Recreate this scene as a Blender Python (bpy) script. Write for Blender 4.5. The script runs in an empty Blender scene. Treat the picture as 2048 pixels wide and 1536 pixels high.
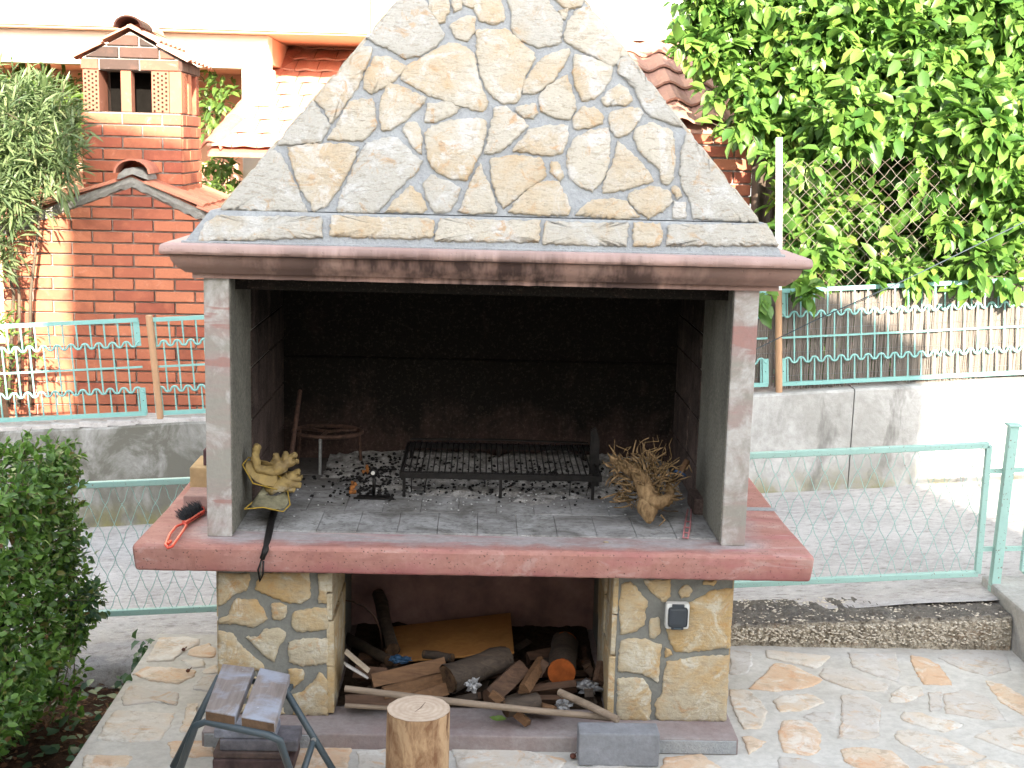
import bpy, bmesh, math, random
import numpy as np
from mathutils import Vector, Matrix, noise as mnoise
random.seed(7); RNG = np.random.default_rng(7)
S = bpy.context.scene; COL = S.collection
R_ = math.radians

# ------------------------------------------------------------------ camera
FPX = 2650.0
CAM = Vector((-0.005, -4.229, 2.0134))
MR = Vector((0.99943287, -0.02190531, 0.02557525))
MU = Vector((-0.02128792, 0.1774701, 0.98389592))
MF = Vector((0.02609138, 0.98388237, -0.17690314))
cd = bpy.data.cameras.new('camera'); cam = bpy.data.objects.new('camera', cd); COL.objects.link(cam)
cam.matrix_world = Matrix(((MR.x, MU.x, -MF.x, CAM.x), (MR.y, MU.y, -MF.y, CAM.y), (MR.z, MU.z, -MF.z, CAM.z), (0, 0, 0, 1)))
cd.sensor_width = 36.0; cd.lens = FPX / 2048 * 36.0; cd.clip_start = 0.05; cd.clip_end = 500
S.camera = cam

# ------------------------------------------------------------------ light
SUN_EL, SUN_DX = 20.0, -0.20           # elevation; sideways drift of the rays per metre of depth
W = bpy.data.worlds.new('World'); S.world = W; W.use_nodes = True
wn = W.node_tree.nodes; wl = W.node_tree.links
sky = wn.new('ShaderNodeTexSky'); sky.sky_type = 'NISHITA'; sky.sun_disc = False
ray = Vector((SUN_DX, 1.0, -math.tan(R_(SUN_EL)) * math.hypot(1, SUN_DX))).normalized()
tosun = -ray
sky.sun_elevation = math.asin(tosun.z); sky.sun_rotation = math.atan2(tosun.x, tosun.y)
sky.air_density = 1.0; sky.dust_density = 1.5; sky.ozone_density = 1.0
bg = wn['Background']; bg.inputs[1].default_value = 0.15
hs = wn.new('ShaderNodeHueSaturation'); hs.inputs['Saturation'].default_value = .34   # hazy, whitish summer sky
wl.new(sky.outputs[0], hs.inputs['Color']); wl.new(hs.outputs[0], bg.inputs[0])
sd = bpy.data.lights.new('sun', 'SUN'); sd.energy = 4.0; sd.angle = R_(0.5); sd.color = (1.0, 0.90, 0.76)
so = bpy.data.objects.new('sun', sd); COL.objects.link(so)
so.rotation_euler = ray.to_track_quat('-Z', 'Y').to_euler(); so.location = (3, -20, 12)
S.view_settings.view_transform = 'Standard'; S.view_settings.look = 'None'
S.view_settings.gamma = 1.0; S.view_settings.use_curve_mapping = False
S.view_settings.exposure = 2.75
S.render.engine = 'CYCLES'

# ------------------------------------------------------------------ geometry of the site: sight lines meet real planes
def sight(u, v):
    return MF + MR * ((u - 1024) / FPX) + MU * ((768 - v) / FPX)
def on(u, v, n, p0):
    d = sight(u, v); n = Vector(n); t = n.dot(Vector(p0) - CAM) / n.dot(d); return CAM + d * t
def onZ(u, v, z): return on(u, v, (0, 0, 1), (0, 0, z))
def onY(u, v, y): return on(u, v, (0, 1, 0), (0, y, 0))

# ------------------------------------------------------------------ objects and tags
def link(o, parent=None):
    COL.objects.link(o)
    if parent is not None: o.parent = parent
    return o
def tag(o, label=None, cat=None, group=None, kind=None):
    if label: o['label'] = label
    if cat: o['category'] = cat
    if group: o['group'] = group
    if kind: o['kind'] = kind
    return o
def empty(name, loc=(0, 0, 0), rz=0.0, label=None, cat=None, group=None):
    o = bpy.data.objects.new(name, None); COL.objects.link(o); o.location = loc; o.rotation_euler = (0, 0, rz)
    o.empty_display_size = 0.1
    return tag(o, label, cat, group)
def local(parent, p):
    return p if parent is None else p
def mesh(name, verts, faces, mat, parent=None, smooth=False, loc=None):
    me = bpy.data.meshes.new(name); me.from_pydata([tuple(v) for v in verts], [], faces); me.materials.append(mat)
    if smooth: me.polygons.foreach_set('use_smooth', [True] * len(me.polygons))
    me.update()
    o = bpy.data.objects.new(name, me)
    if loc is not None: o.location = loc
    return link(o, parent)

class MB:
    """collects simple shapes into one mesh object"""
    def __init__(s): s.v = []; s.f = []
    def add(s, vs, fs):
        k = len(s.v); s.v += [Vector(v) for v in vs]; s.f += [tuple(i + k for i in f) for f in fs]; return s
    def box(s, x0, x1, y0, y1, z0, z1, b=0.0, M=None):
        if b > 0:
            bm = bmesh.new(); bmesh.ops.create_cube(bm, size=1)
            for v in bm.verts: v.co = Vector((x0 + (v.co.x + .5) * (x1 - x0), y0 + (v.co.y + .5) * (y1 - y0), z0 + (v.co.z + .5) * (z1 - z0)))
            bmesh.ops.bevel(bm, geom=bm.edges[:], offset=b, segments=2, profile=0.6, affect='EDGES')
            bm.verts.index_update(); vs = [v.co.copy() for v in bm.verts]; fs = [[v.index for v in f.verts] for f in bm.faces]; bm.free()
        else:
            vs = [Vector(p) for p in [(x0, y0, z0), (x1, y0, z0), (x1, y1, z0), (x0, y1, z0), (x0, y0, z1), (x1, y0, z1), (x1, y1, z1), (x0, y1, z1)]]
            fs = [(0, 3, 2, 1), (4, 5, 6, 7), (0, 1, 5, 4), (1, 2, 6, 5), (2, 3, 7, 6), (3, 0, 4, 7)]
        if M is not None: vs = [M @ v for v in vs]
        return s.add(vs, fs)
    def tube(s, pts, r, n=8, caps=True):
        pts = [Vector(p) for p in pts]
        rs = r if isinstance(r, (list, tuple)) else [r] * len(pts)
        rings = []; prev = None
        for i, p in enumerate(pts):
            t = (pts[min(i + 1, len(pts) - 1)] - pts[max(i - 1, 0)])
            t = t.normalized() if t.length > 1e-9 else Vector((0, 0, 1))
            if prev is None:
                a = Vector((0, 0, 1)) if abs(t.z) < .9 else Vector((1, 0, 0)); a = (a - t * a.dot(t)).normalized()
            else:
                a = prev - t * prev.dot(t); a = a.normalized() if a.length > 1e-6 else t.orthogonal().normalized()
            prev = a; b = t.cross(a)
            rings.append([p + (a * math.cos(2 * math.pi * k / n) + b * math.sin(2 * math.pi * k / n)) * rs[i] for k in range(n)])
        vs = [v for ring in rings for v in ring]; fs = []
        for i in range(len(pts) - 1):
            for k in range(n): fs.append((i * n + k, i * n + (k + 1) % n, (i + 1) * n + (k + 1) % n, (i + 1) * n + k))
        if caps:
            fs.append(tuple(range(n))[::-1]); fs.append(tuple((len(pts) - 1) * n + k for k in range(n)))
        return s.add(vs, fs)
    def prism(s, poly, n, h):
        """poly: 3-D outline, pushed h along n"""
        n = Vector(n); k = len(poly); a = [Vector(p) for p in poly]; b = [p + n * h for p in a]
        fs = [tuple(range(k))[::-1], tuple(range(k, 2 * k))] + [(i, (i + 1) % k, k + (i + 1) % k, k + i) for i in range(k)]
        return s.add(a + b, fs)
    def ball(s, c, r, M=None, sub=1, jit=0.0, sc=(1, 1, 1)):
        bm = bmesh.new(); bmesh.ops.create_icosphere(bm, subdivisions=sub, radius=1.0)
        vs = []
        for v in bm.verts:
            p = v.co * (1 + random.uniform(-jit, jit)); p = Vector((p.x * r * sc[0], p.y * r * sc[1], p.z * r * sc[2]))
            if M is not None: p = M @ p
            vs.append(p + Vector(c))
        bm.verts.index_update(); fs = [[v.index for v in f.verts] for f in bm.faces]; bm.free(); return s.add(vs, fs)
    def build(s, name, mat, parent=None, smooth=False, origin=None):
        vs = s.v
        if origin is not None: o0 = Vector(origin); vs = [v - o0 for v in vs]
        o = mesh(name, vs, s.f, mat, parent, smooth, loc=origin)
        bm = bmesh.new(); bm.from_mesh(o.data); bmesh.ops.recalc_face_normals(bm, faces=bm.faces); bm.to_mesh(o.data); bm.free()
        return o
def bevel(o, w=0.004, seg=2):
    m = o.modifiers.new('bevel', 'BEVEL'); m.width = w; m.segments = seg; m.limit_method = 'ANGLE'; return o
def autosmooth(o, ang=40):
    me = o.data; me.polygons.foreach_set('use_smooth', [True] * len(me.polygons))
    try: me.set_sharp_from_angle(angle=R_(ang))
    except Exception: pass
    return o

# outline of a flat stone: rough edge, rounded arris
def rough(poly2, step, jit):
    out = []; n = len(poly2)
    for i in range(n):
        a = Vector(poly2[i]); b = Vector(poly2[(i + 1) % n]); L = (b - a).length; k = max(1, int(L / step))
        for j in range(k): out.append(a.lerp(b, j / k))
    m = len(out)
    sm = [(out[i - 1] + out[i] * 9 + out[(i + 1) % m]) / 11 for i in range(m)]
    return [p + Vector((random.uniform(-jit, jit), random.uniform(-jit, jit))) for p in sm]
def area2(p): return 0.5 * sum(p[i][0] * p[(i + 1) % len(p)][1] - p[(i + 1) % len(p)][0] * p[i][1] for i in range(len(p)))
def stone(name, poly2, O, ex, ey, en, h, mat, parent, step=0.012, jit=0.0022, b=0.004, rise=0.0, grow=0.0):
    """poly2 in the plane (O, ex, ey); the stone stands h proud along en"""
    if area2(poly2) < 0: poly2 = poly2[::-1]
    cc = sum((Vector(q) for q in poly2), Vector((0, 0))) / len(poly2)
    if grow: poly2 = [Vector(q) + (Vector(q) - cc).normalized() * grow for q in poly2]
    p = rough(poly2, step, jit); n = len(p); c = sum(p, Vector((0, 0))) / n
    O = Vector(O); ex = Vector(ex); ey = Vector(ey); en = Vector(en); vs = []
    def at(q, z): return O + ex * q.x + ey * q.y + en * z
    for q in p: vs.append(at(q, -0.004))
    for q in p: vs.append(at(q, h - b))
    for f, zz in ((b * 1.3, h), (b * 5, h + rise)):
        for q in p:
            d = c - q; L = d.length; qq = q + d * min(0.6, f / max(L, 1e-6)); vs.append(at(qq, zz + random.uniform(-.0009, .0009)))
    vs.append(at(c, h + rise)); fs = []
    for r in range(3):
        for i in range(n): fs.append((r * n + i, r * n + (i + 1) % n, (r + 1) * n + (i + 1) % n, (r + 1) * n + i))
    for i in range(n): fs.append((3 * n + i, 3 * n + (i + 1) % n, 4 * n))
    o = mesh(name, vs, fs, mat, parent, True); return o
def clip(poly, a, b, c):
    """keep the side a*x+b*y<=c of a 2-D polygon"""
    out = []; n = len(poly)
    for i in range(n):
        p, q = poly[i], poly[(i + 1) % n]; dp = a * p[0] + b * p[1] - c; dq = a * q[0] + b * q[1] - c
        if dp <= 0: out.append(p)
        if (dp < 0 < dq) or (dq < 0 < dp):
            t = dp / (dp - dq); out.append((p[0] + (q[0] - p[0]) * t, p[1] + (q[1] - p[1]) * t))
    return out

# ------------------------------------------------------------------ materials
class NT:
    def __init__(s, name, rough=0.9, spec=0.3):
        s.m = bpy.data.materials.new(name); s.m.use_nodes = True; s.n = s.m.node_tree.nodes; s.l = s.m.node_tree.links
        s.p = s.n['Principled BSDF']; s.p.inputs['Roughness'].default_value = rough; s.p.inputs['Specular IOR Level'].default_value = spec
        s.tc = s.n.new('ShaderNodeTexCoord'); s.co = s.tc.outputs['Object']
    def mapping(s, scale=(1, 1, 1), src=None, rot=(0, 0, 0)):
        m = s.n.new('ShaderNodeMapping'); m.inputs['Scale'].default_value = scale; m.inputs['Rotation'].default_value = rot
        s.l.new(src or s.co, m.inputs[0]); return m.outputs[0]
    def noise(s, scale, detail=6, rough=0.6, src=None, dist=0.0, col=False):
        t = s.n.new('ShaderNodeTexNoise'); t.inputs['Scale'].default_value = scale; t.inputs['Detail'].default_value = detail
        t.inputs['Roughness'].default_value = rough; t.inputs['Distortion'].default_value = dist
        s.l.new(src or s.co, t.inputs['Vector']); return t.outputs['Color' if col else 'Fac']
    def voro(s, scale, feat='F1', src=None, out='Distance', rnd=1.0):
        t = s.n.new('ShaderNodeTexVoronoi'); t.feature = feat; t.inputs['Scale'].default_value = scale; t.inputs['Randomness'].default_value = rnd
        s.l.new(src or s.co, t.inputs['Vector']); return t.outputs[out]
    def ramp(s, fac, stops):
        r = s.n.new('ShaderNodeValToRGB'); e = r.color_ramp.elements
        while len(e) < len(stops): e.new(0.5)
        for k, (p, c) in enumerate(stops):
            e[k].position = p; e[k].color = (c[0], c[1], c[2], 1) if isinstance(c, (tuple, list)) else (c, c, c, 1)
        s.l.new(fac, r.inputs[0]); return r.outputs[0]
    def mix(s, fac, a, b, mode='MIX'):
        m = s.n.new('ShaderNodeMix'); m.data_type = 'RGBA'; m.blend_type = mode
        for i, x in ((0, fac), (6, a), (7, b)):
            if isinstance(x, bpy.types.NodeSocket): s.l.new(x, m.inputs[i])
            elif i == 0: m.inputs[0].default_value = x
            else: m.inputs[i].default_value = (*x, 1)
        return m.outputs[2]
    def math(s, op, a, b=0.0, clamp=False):
        m = s.n.new('ShaderNodeMath'); m.operation = op; m.use_clamp = clamp
        for i, x in ((0, a), (1, b)):
            if isinstance(x, bpy.types.NodeSocket): s.l.new(x, m.inputs[i])
            else: m.inputs[i].default_value = x
        return m.outputs[0]
    def rnd(s):
        o = s.n.new('ShaderNodeObjectInfo'); return o.outputs['Random']
    def sep(s, src=None):
        x = s.n.new('ShaderNodeSeparateXYZ'); s.l.new(src or s.co, x.inputs[0]); return x.outputs
    def maprange(s, v, a, b, c=0.0, d=1.0):
        m = s.n.new('ShaderNodeMapRange'); s.l.new(v, m.inputs[0])
        for i, x in enumerate((a, b, c, d)): m.inputs[i + 1].default_value = x
        return m.outputs[0]
    def color(s, c):
        if isinstance(c, bpy.types.NodeSocket): s.l.new(c, s.p.inputs['Base Color'])
        else: s.p.inputs['Base Color'].default_value = (*c, 1)
        return s
    def bump(s, h, strength=0.5, dist=0.01):
        b = s.n.new('ShaderNodeBump'); b.inputs['Strength'].default_value = strength; b.inputs['Distance'].default_value = dist
        s.l.new(h, b.inputs['Height'])
        if s.p.inputs['Normal'].is_linked: s.l.new(s.p.inputs['Normal'].links[0].from_socket, b.inputs['Normal'])
        s.l.new(b.outputs[0], s.p.inputs['Normal']); return s

def stone_mat(name, cream, ochre, white, amount=0.5, sc=1.0, bump=0.8, bd=0.012):
    t = NT(name, 0.88, 0.25)
    r = t.rnd()
    big = t.noise(6 * sc, 5, 0.62, dist=0.6); med = t.noise(22 * sc, 8, 0.72); fine = t.noise(130 * sc, 5, 0.7)
    grain = t.noise(1.0, 7, 0.7, src=t.mapping((26 * sc, 26 * sc, 90 * sc)), dist=0.4)
    f = t.math('ADD', t.math('MULTIPLY', big, 1.5), t.math('MULTIPLY', r, 0.34)); f = t.math('ADD', f, t.math('MULTIPLY', med, 0.6))
    k = 1.38 - 0.35 * amount
    c = t.mix(t.ramp(f, [(min(.99, (k - .22) / 2), 0), (min(1, (k + .22) / 2), 1)]) if False else t.maprange(f, k - .12, k + .30), cream, ochre)
    w = t.noise(9 * sc, 7, 0.7, dist=0.8); c = t.mix(t.maprange(w, .52, .62), c, white)
    st = t.noise(12 * sc, 6, 0.7, dist=1.2); c = t.mix(t.maprange(st, .56, .66, 0, .8), c, tuple(x * y for x, y in zip(ochre, (.98, .76, .55))))
    c = t.mix(t.maprange(fine, .3, .7, .20, 0), c, (.20, .17, .13))
    c = t.mix(t.maprange(grain, .36, .48, .5, 0), c, (.24, .19, .13))
    c = t.mix(t.maprange(r, 0, 1, 0, .28), c, t.mix(t.maprange(r, .3, .7), (.50, .50, .49), cream))
    t.color(c); t.bump(grain, bump * .6, bd); t.bump(med, bump, bd); t.bump(fine, bump * .5, bd * .3); return t.m
def plain(name, col, rough=0.8, spec=0.3, var=0.15, sc=20, bump=0.2, bd=0.003, metal=0.0, dark=None):
    t = NT(name, rough, spec); t.p.inputs['Metallic'].default_value = metal
    n = t.noise(sc, 6, 0.65); n2 = t.noise(sc * 6, 4, 0.6); d = dark or tuple(x * (1 - var * 2.2) for x in col)
    c = t.mix(t.maprange(n, .35, .68), d, col); c = t.mix(t.maprange(n2, .35, .65, var, 0), c, tuple(x * .5 for x in col))
    t.color(c); t.bump(n2, bump, bd); return t.m
MT = {}
MT['stone'] = stone_mat('limestone_cladding', (.55, .50, .41), (.53, .39, .23), (.64, .61, .565), .38, 1.0, 1.0, .016)
MT['stone_pale'] = stone_mat('pale_limestone', (.49, .465, .41), (.50, .42, .31), (.58, .57, .54), .10, 1.0, 1.0, .016)
MT['stone_gold'] = stone_mat('golden_limestone', (.45, .385, .265), (.43, .27, .095), (.54, .50, .40), .6, .9)
MT['pave'] = stone_mat('paving_limestone', (.53, .49, .43), (.56, .42, .28), (.62, .60, .55), .25, .8, .45, .006)
MT['pave_grey'] = stone_mat('grey_paving_limestone', (.46, .435, .40), (.50, .42, .33), (.53, .51, .48), .15, .8, .45, .006)
MT['pave_orange'] = stone_mat('orange_paving_limestone', (.56, .46, .345), (.54, .35, .22), (.62, .56, .48), .7, .8, .45, .006)
def cement(name, col, dk, sc=8, bump=.5, bd=.006, speck=0.0, speckcol=(.7, .68, .62)):
    t = NT(name, .93, .2); a = t.noise(sc, 8, .65, dist=.3); b = t.noise(sc * 9, 6, .7); g = t.noise(sc * 45, 3, .6)
    c = t.mix(t.maprange(a, .34, .64), dk, col); c = t.mix(t.maprange(b, .30, .62, .45, 0), c, tuple(x * .62 for x in dk))
    if speck: c = t.mix(t.maprange(t.voro(sc * 14), .0, speck, 1, 0), c, speckcol)
    t.color(c); t.bump(b, bump, bd); t.bump(g, bump * .6, bd * .3); return t.m
MT['mortar'] = cement('grey_mortar', (.405, .42, .425), (.335, .345, .35), 9, .8, .015)
MT['mortar_dark'] = cement('dark_pointing_mortar', (.21, .21, .185), (.16, .16, .145), 9, .4, .006)
MT['pave_mortar'] = cement('paving_mortar', (.54, .525, .485), (.41, .39, .35), 3, .6, .006)
MT['wall_conc'] = None
# pink cast concrete: pits, grey dust towards the hearth, soot streaks, darker cove and dark groove line on the moulding
def pink(name, soot=False, dust=False):
    t = NT(name, .85, .3); a = t.noise(5, 6, .6); b = t.noise(40, 6, .7)
    c = t.mix(t.maprange(a, .35, .65), (.315, .145, .115), (.37, .20, .17)); c = t.mix(t.maprange(b, .3, .6, .5, 0), c, (.25, .12, .10))
    pit = t.voro(85); sel = t.noise(30, 3, .5)
    pf = t.math('MULTIPLY', t.maprange(pit, .12, .26, 1, 0), t.maprange(sel, .42, .55)); c = t.mix(pf, c, (.10, .06, .05))
    x = t.sep()
    if dust:
        n = t.noise(9, 5, .6); wob = t.math('MULTIPLY', t.math('SUBTRACT', n, .5), .14)
        inx = t.math('ADD', t.math('ABSOLUTE', x[0]), wob); iny = t.math('ADD', x[1], wob)
        f = t.math('MULTIPLY', t.maprange(inx, .90, 1.02, 1, 0), t.maprange(iny, .02, .08)); up = t.maprange(x[2], .684, .689)
        f = t.math('MULTIPLY', t.math('MULTIPLY', f, up), .9); c = t.mix(f, c, t.mix(t.maprange(b, .3, .7), (.25, .23, .225), (.36, .34, .335)))
        ed = t.noise(1, 4, .6, src=t.mapping((2.5, 20, 8))); c = t.mix(t.maprange(ed, .52, .66, 0, .55), c, (.33, .11, .12))
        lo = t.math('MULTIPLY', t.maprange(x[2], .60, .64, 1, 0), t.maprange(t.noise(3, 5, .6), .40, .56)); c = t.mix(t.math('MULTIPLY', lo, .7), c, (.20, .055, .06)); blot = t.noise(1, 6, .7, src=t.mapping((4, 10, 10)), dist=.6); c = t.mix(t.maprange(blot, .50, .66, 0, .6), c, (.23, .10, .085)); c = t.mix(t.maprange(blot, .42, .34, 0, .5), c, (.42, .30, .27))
    if soot:
        st = t.noise(1, 5, .7, src=t.mapping((4.5, 3, .7))); mid = t.maprange(t.math('ABSOLUTE', x[0]), .45, 1.0, 1, .12)
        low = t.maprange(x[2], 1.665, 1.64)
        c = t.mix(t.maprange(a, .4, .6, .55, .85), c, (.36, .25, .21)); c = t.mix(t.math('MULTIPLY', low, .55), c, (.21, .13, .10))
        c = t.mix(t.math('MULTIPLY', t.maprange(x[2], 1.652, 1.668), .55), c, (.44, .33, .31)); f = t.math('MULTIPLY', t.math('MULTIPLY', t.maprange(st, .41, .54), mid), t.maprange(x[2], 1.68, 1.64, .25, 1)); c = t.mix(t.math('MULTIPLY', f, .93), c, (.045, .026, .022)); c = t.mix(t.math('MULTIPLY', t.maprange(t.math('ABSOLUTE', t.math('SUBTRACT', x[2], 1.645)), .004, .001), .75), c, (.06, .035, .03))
    t.color(c); t.bump(pf, .5, -.004); t.bump(b, .4, .003); return t.m
MT['slab'] = pink('pink_cast_concrete', dust=True); MT['cornice'] = pink('pink_cornice_concrete', soot=True); MT['pinkplain'] = cement('faded_pink_plinth', (.30, .27, .26), (.235, .175, .165), 5, .5, .006)
# column: grey with faded pink bands
t = NT('patched_column_concrete', .92, .2); x = t.sep(); nn = t.noise(7, 7, .65, dist=.5); fine = t.noise(60, 6, .7)
band = t.noise(1, 4, .65, src=t.mapping((1.5, 1.5, 9))); c = t.mix(t.maprange(band, .42, .58), (.25, .238, .205), (.29, .225, .205)); c = t.mix(t.maprange(nn, .47, .60), c, (.40, .38, .355))
c = t.mix(t.maprange(band, .59, .62, 0, .8), c, (.29, .15, .13)); c = t.mix(t.maprange(fine, .3, .6, .35, 0), c, (.2, .17, .15))
t.color(c); t.bump(fine, .5, .004); t.bump(nn, .4, .01); MT['column'] = t.m
# sooty linings of the fire box
def sooty(name, base, amt, zc=(0.75, 1.25)):
    t = NT(name, .97, .1); x = t.sep(); n = t.noise(8, 7, .7, dist=.5); g = t.noise(90, 5, .75)
    h = t.maprange(x[2], zc[0], zc[1]); f = t.math('ADD', h, t.math('MULTIPLY', t.math('SUBTRACT', n, .5), 1.3)); sk = t.noise(1, 5, .7, src=t.mapping((5, 5, .9)), dist=.4); f = t.math('ADD', f, t.math('MULTIPLY', t.math('SUBTRACT', sk, .5), 1.6)); f = t.math('MULTIPLY', t.maprange(f, 0, .9), amt)
    c = t.mix(t.maprange(g, .35, .65), tuple(v * .55 for v in base), base); c = t.mix(f, c, (.011, .0092, .0075)); c = t.mix(t.maprange(g, .54, .66, 0, .13), c, (.22, .18, .14))
    t.color(c); t.bump(g, .7, .006); return t.m
MT['soot_back'] = sooty('sooty_back_slab', (.075, .046, .038), 1.0, (.66, .98)); MT['soot_side'] = sooty('sooty_side_slab', (.15, .105, .09), .97, (.55, 1.55))
MT['lip'] = sooty('smoked_cement_lip', (.21, .20, .165), .6, (.9, 1.75))
# hearth: ashy grey firebrick
t = NT('ash_dusted_firebrick', .95, .15); n = t.noise(5, 7, .7, dist=.8); g = t.noise(45, 7, .75); x = t.sep(); r = t.rnd()
c = t.mix(t.maprange(n, .36, .62), (.12, .112, .10), (.34, .335, .325)); c = t.mix(t.maprange(g, .33, .5, .75, 0), c, (.05, .045, .04)); c = t.mix(t.maprange(r, 0, 1, 0, .3), c, (.20, .19, .19))
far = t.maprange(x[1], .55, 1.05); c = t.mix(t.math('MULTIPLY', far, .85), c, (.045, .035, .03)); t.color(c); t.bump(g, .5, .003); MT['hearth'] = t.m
# bricks
def brickmat(name, a, b, dk=(.16, .07, .045)):
    t = NT(name, .85, .25); r = t.rnd(); gp = t.n.new('ShaderNodeNewGeometry').outputs['Position']; n = t.noise(10, 6, .65, src=gp); f = t.noise(90, 5, .7, src=gp)
    c = t.mix(r, a, b); c = t.mix(t.maprange(n, .52, .72, 0, .5), c, tuple(min(1, q * 1.35) for q in a)); c = t.mix(t.maprange(f, .3, .5, .35, 0), c, dk)
    c = t.mix(t.maprange(t.noise(12, 6, .7, src=gp, dist=1), .60, .74, 0, .6), c, tuple(min(.62, q * 1.3 + .10) for q in a)); c = t.mix(t.maprange(t.noise(2.2, 6, .7, src=gp, dist=.5), .54, .70, 0, .55), c, tuple(q * .42 for q in b)); t.color(c); t.bump(f, .25, .002); return t.m
MT['brick'] = brickmat('red_facing_brick', (.42, .15, .08), (.27, .075, .046))
MT['brick_soot'] = brickmat('sooty_chimney_brick', (.085, .045, .033), (.04, .028, .023), (.03, .02, .018))
MT['brick_smoked'] = brickmat('smoked_red_brick', (.26, .105, .065), (.14, .06, .042)); MT['tile'] = brickmat('clay_roof_tile', (.52, .21, .13), (.40, .15, .10)); MT['tile_pale'] = brickmat('pale_clay_roof_tile', (.62, .34, .24), (.55, .27, .19))
MT['tile_brown'] = brickmat('weathered_clay_pantile', (.46, .25, .18), (.33, .18, .14))
MT['brick_mortar'] = cement('brown_brick_mortar', (.36, .30, .265), (.22, .18, .155), 12)
MT['pale_mortar'] = cement('pale_lime_mortar', (.48, .46, .42), (.33, .31, .28), 20, .9, .02)
# walls, lane, kerb
t = NT('weathered_retaining_concrete', .93, .2); x = t.sep(); a = t.noise(2.2, 8, .7, dist=.6); b = t.noise(24, 7, .72); g = t.noise(160, 4, .6)
c = t.mix(t.maprange(a, .36, .64), (.30, .295, .275), (.50, .495, .48)); c = t.mix(t.maprange(b, .3, .55, .5, 0), c, (.20, .19, .175))
lf = t.maprange(x[0], -1.2, -.6, 1, 0); c = t.mix(t.math('MULTIPLY', lf, t.maprange(t.noise(3, 6, .7, dist=.8), .38, .58, .30, 1)), c, (.125, .12, .10))
moss = t.math('MULTIPLY', t.maprange(t.math('SUBTRACT', x[2], t.math('MULTIPLY', x[0], .072)), .0, .16, 1, 0), t.maprange(t.noise(6, 6, .7), .42, .6)); c = t.mix(t.math('MULTIPLY', moss, .8), c, (.20, .18, .065))
st = t.noise(1, 5, .7, src=t.mapping((3.2, 1, 1.6)), dist=.4); c = t.mix(t.maprange(st, .56, .66, 0, .6), c, (.10, .095, .085)); t.color(c); t.bump(b, .5, .006); t.bump(g, .35, .002); MT['wall_conc'] = t.m
t = NT('rough_lane_concrete', .95, .2); a = t.noise(2.5, 7, .65); b = t.noise(1, 7, .75, src=t.mapping((17, 34, 17))); v = t.voro(95); g = t.noise(210, 3, .6)
c = t.mix(t.maprange(a, .38, .62), (.40, .375, .36), (.50, .475, .455)); c = t.mix(t.maprange(b, .36, .47, .6, 0), c, (.17, .15, .135)); c = t.mix(t.maprange(b, .54, .64, 0, .6), c, (.60, .57, .55)); c = t.mix(t.maprange(g, .3, .45, .4, 0), c, (.2, .18, .17))
t.color(c); t.bump(b, .9, .016); t.bump(g, .4, .004); MT['lane'] = t.m
t = NT('pebbly_kerb_concrete', .95, .2); a = t.noise(5, 6, .7); b = t.noise(38, 7, .78); v = t.voro(70); x = t.sep()
c = t.mix(t.maprange(a, .38, .62), (.15, .13, .10), (.38, .32, .24)); c = t.mix(t.maprange(b, .42, .58), c, (.56, .50, .40)); c = t.mix(t.maprange(v, .10, .28, .6, 0), c, (.60, .55, .47)); c = t.mix(t.maprange(t.noise(12, 5, .7), .55, .7, 0, .6), c, (.27, .15, .07)); c = t.mix(t.math('MULTIPLY', t.maprange(t.math('ADD', x[1], t.math('MULTIPLY', a, .06)), .995, 1.02), .78), c, (.085, .08, .078))
t.color(c); t.bump(b, 1.0, .02); t.bump(v, .6, -.012); MT['kerb'] = t.m
t = NT('garden_soil', .98, .1); a = t.noise(6, 7, .75); b = t.noise(60, 6, .75); c = t.mix(t.maprange(a, .35, .6), (.035, .022, .015), (.09, .05, .032)); c = t.mix(t.maprange(b, .56, .68), c, (.20, .10, .06)); t.color(c); t.bump(b, 1, .02); t.bump(a, .8, .04); MT['soil'] = t.m
# paints, metals
def paint(name, col, rust=.0, rough=.45):
    t = NT(name, rough, .45); n = t.noise(14, 7, .7); g = t.noise(80, 5, .7); c = t.mix(t.maprange(n, .3, .65, .25, 0), col, tuple(q * .62 for q in col))
    if rust: c = t.mix(t.maprange(g, .70 - rust, .76 - rust), c, (.14, .055, .03))
    t.color(c); t.bump(g, .15, .001); return t.m
MT['teal'] = paint('teal_fence_paint', (.19, .39, .36), .07); MT['teal_pale'] = paint('pale_green_gate_paint', (.29, .46, .415), .10)
MT['tan_paint'] = paint('tan_post_paint', (.40, .235, .13), .0); MT['white_paint'] = paint('white_post_paint', (.72, .76, .76), .03)
MT['iron'] = plain('burnt_black_iron', (.022, .019, .017), .55, .5, .3, 40, .5, .002, .6); MT['rust'] = plain('rusty_iron', (.10, .052, .035), .85, .3, .35, 50, .6, .002)
MT['galv'] = plain('galvanised_wire', (.34, .34, .33), .5, .5, .2, 60, .2, .001, .7); MT['steel'] = plain('bright_worn_steel', (.55, .55, .55), .28, .5, .15, 60, .2, .001, 1.0)
MT['dark_steel'] = paint('blue_grey_steel_paint', (.045, .062, .072), .05)
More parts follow.
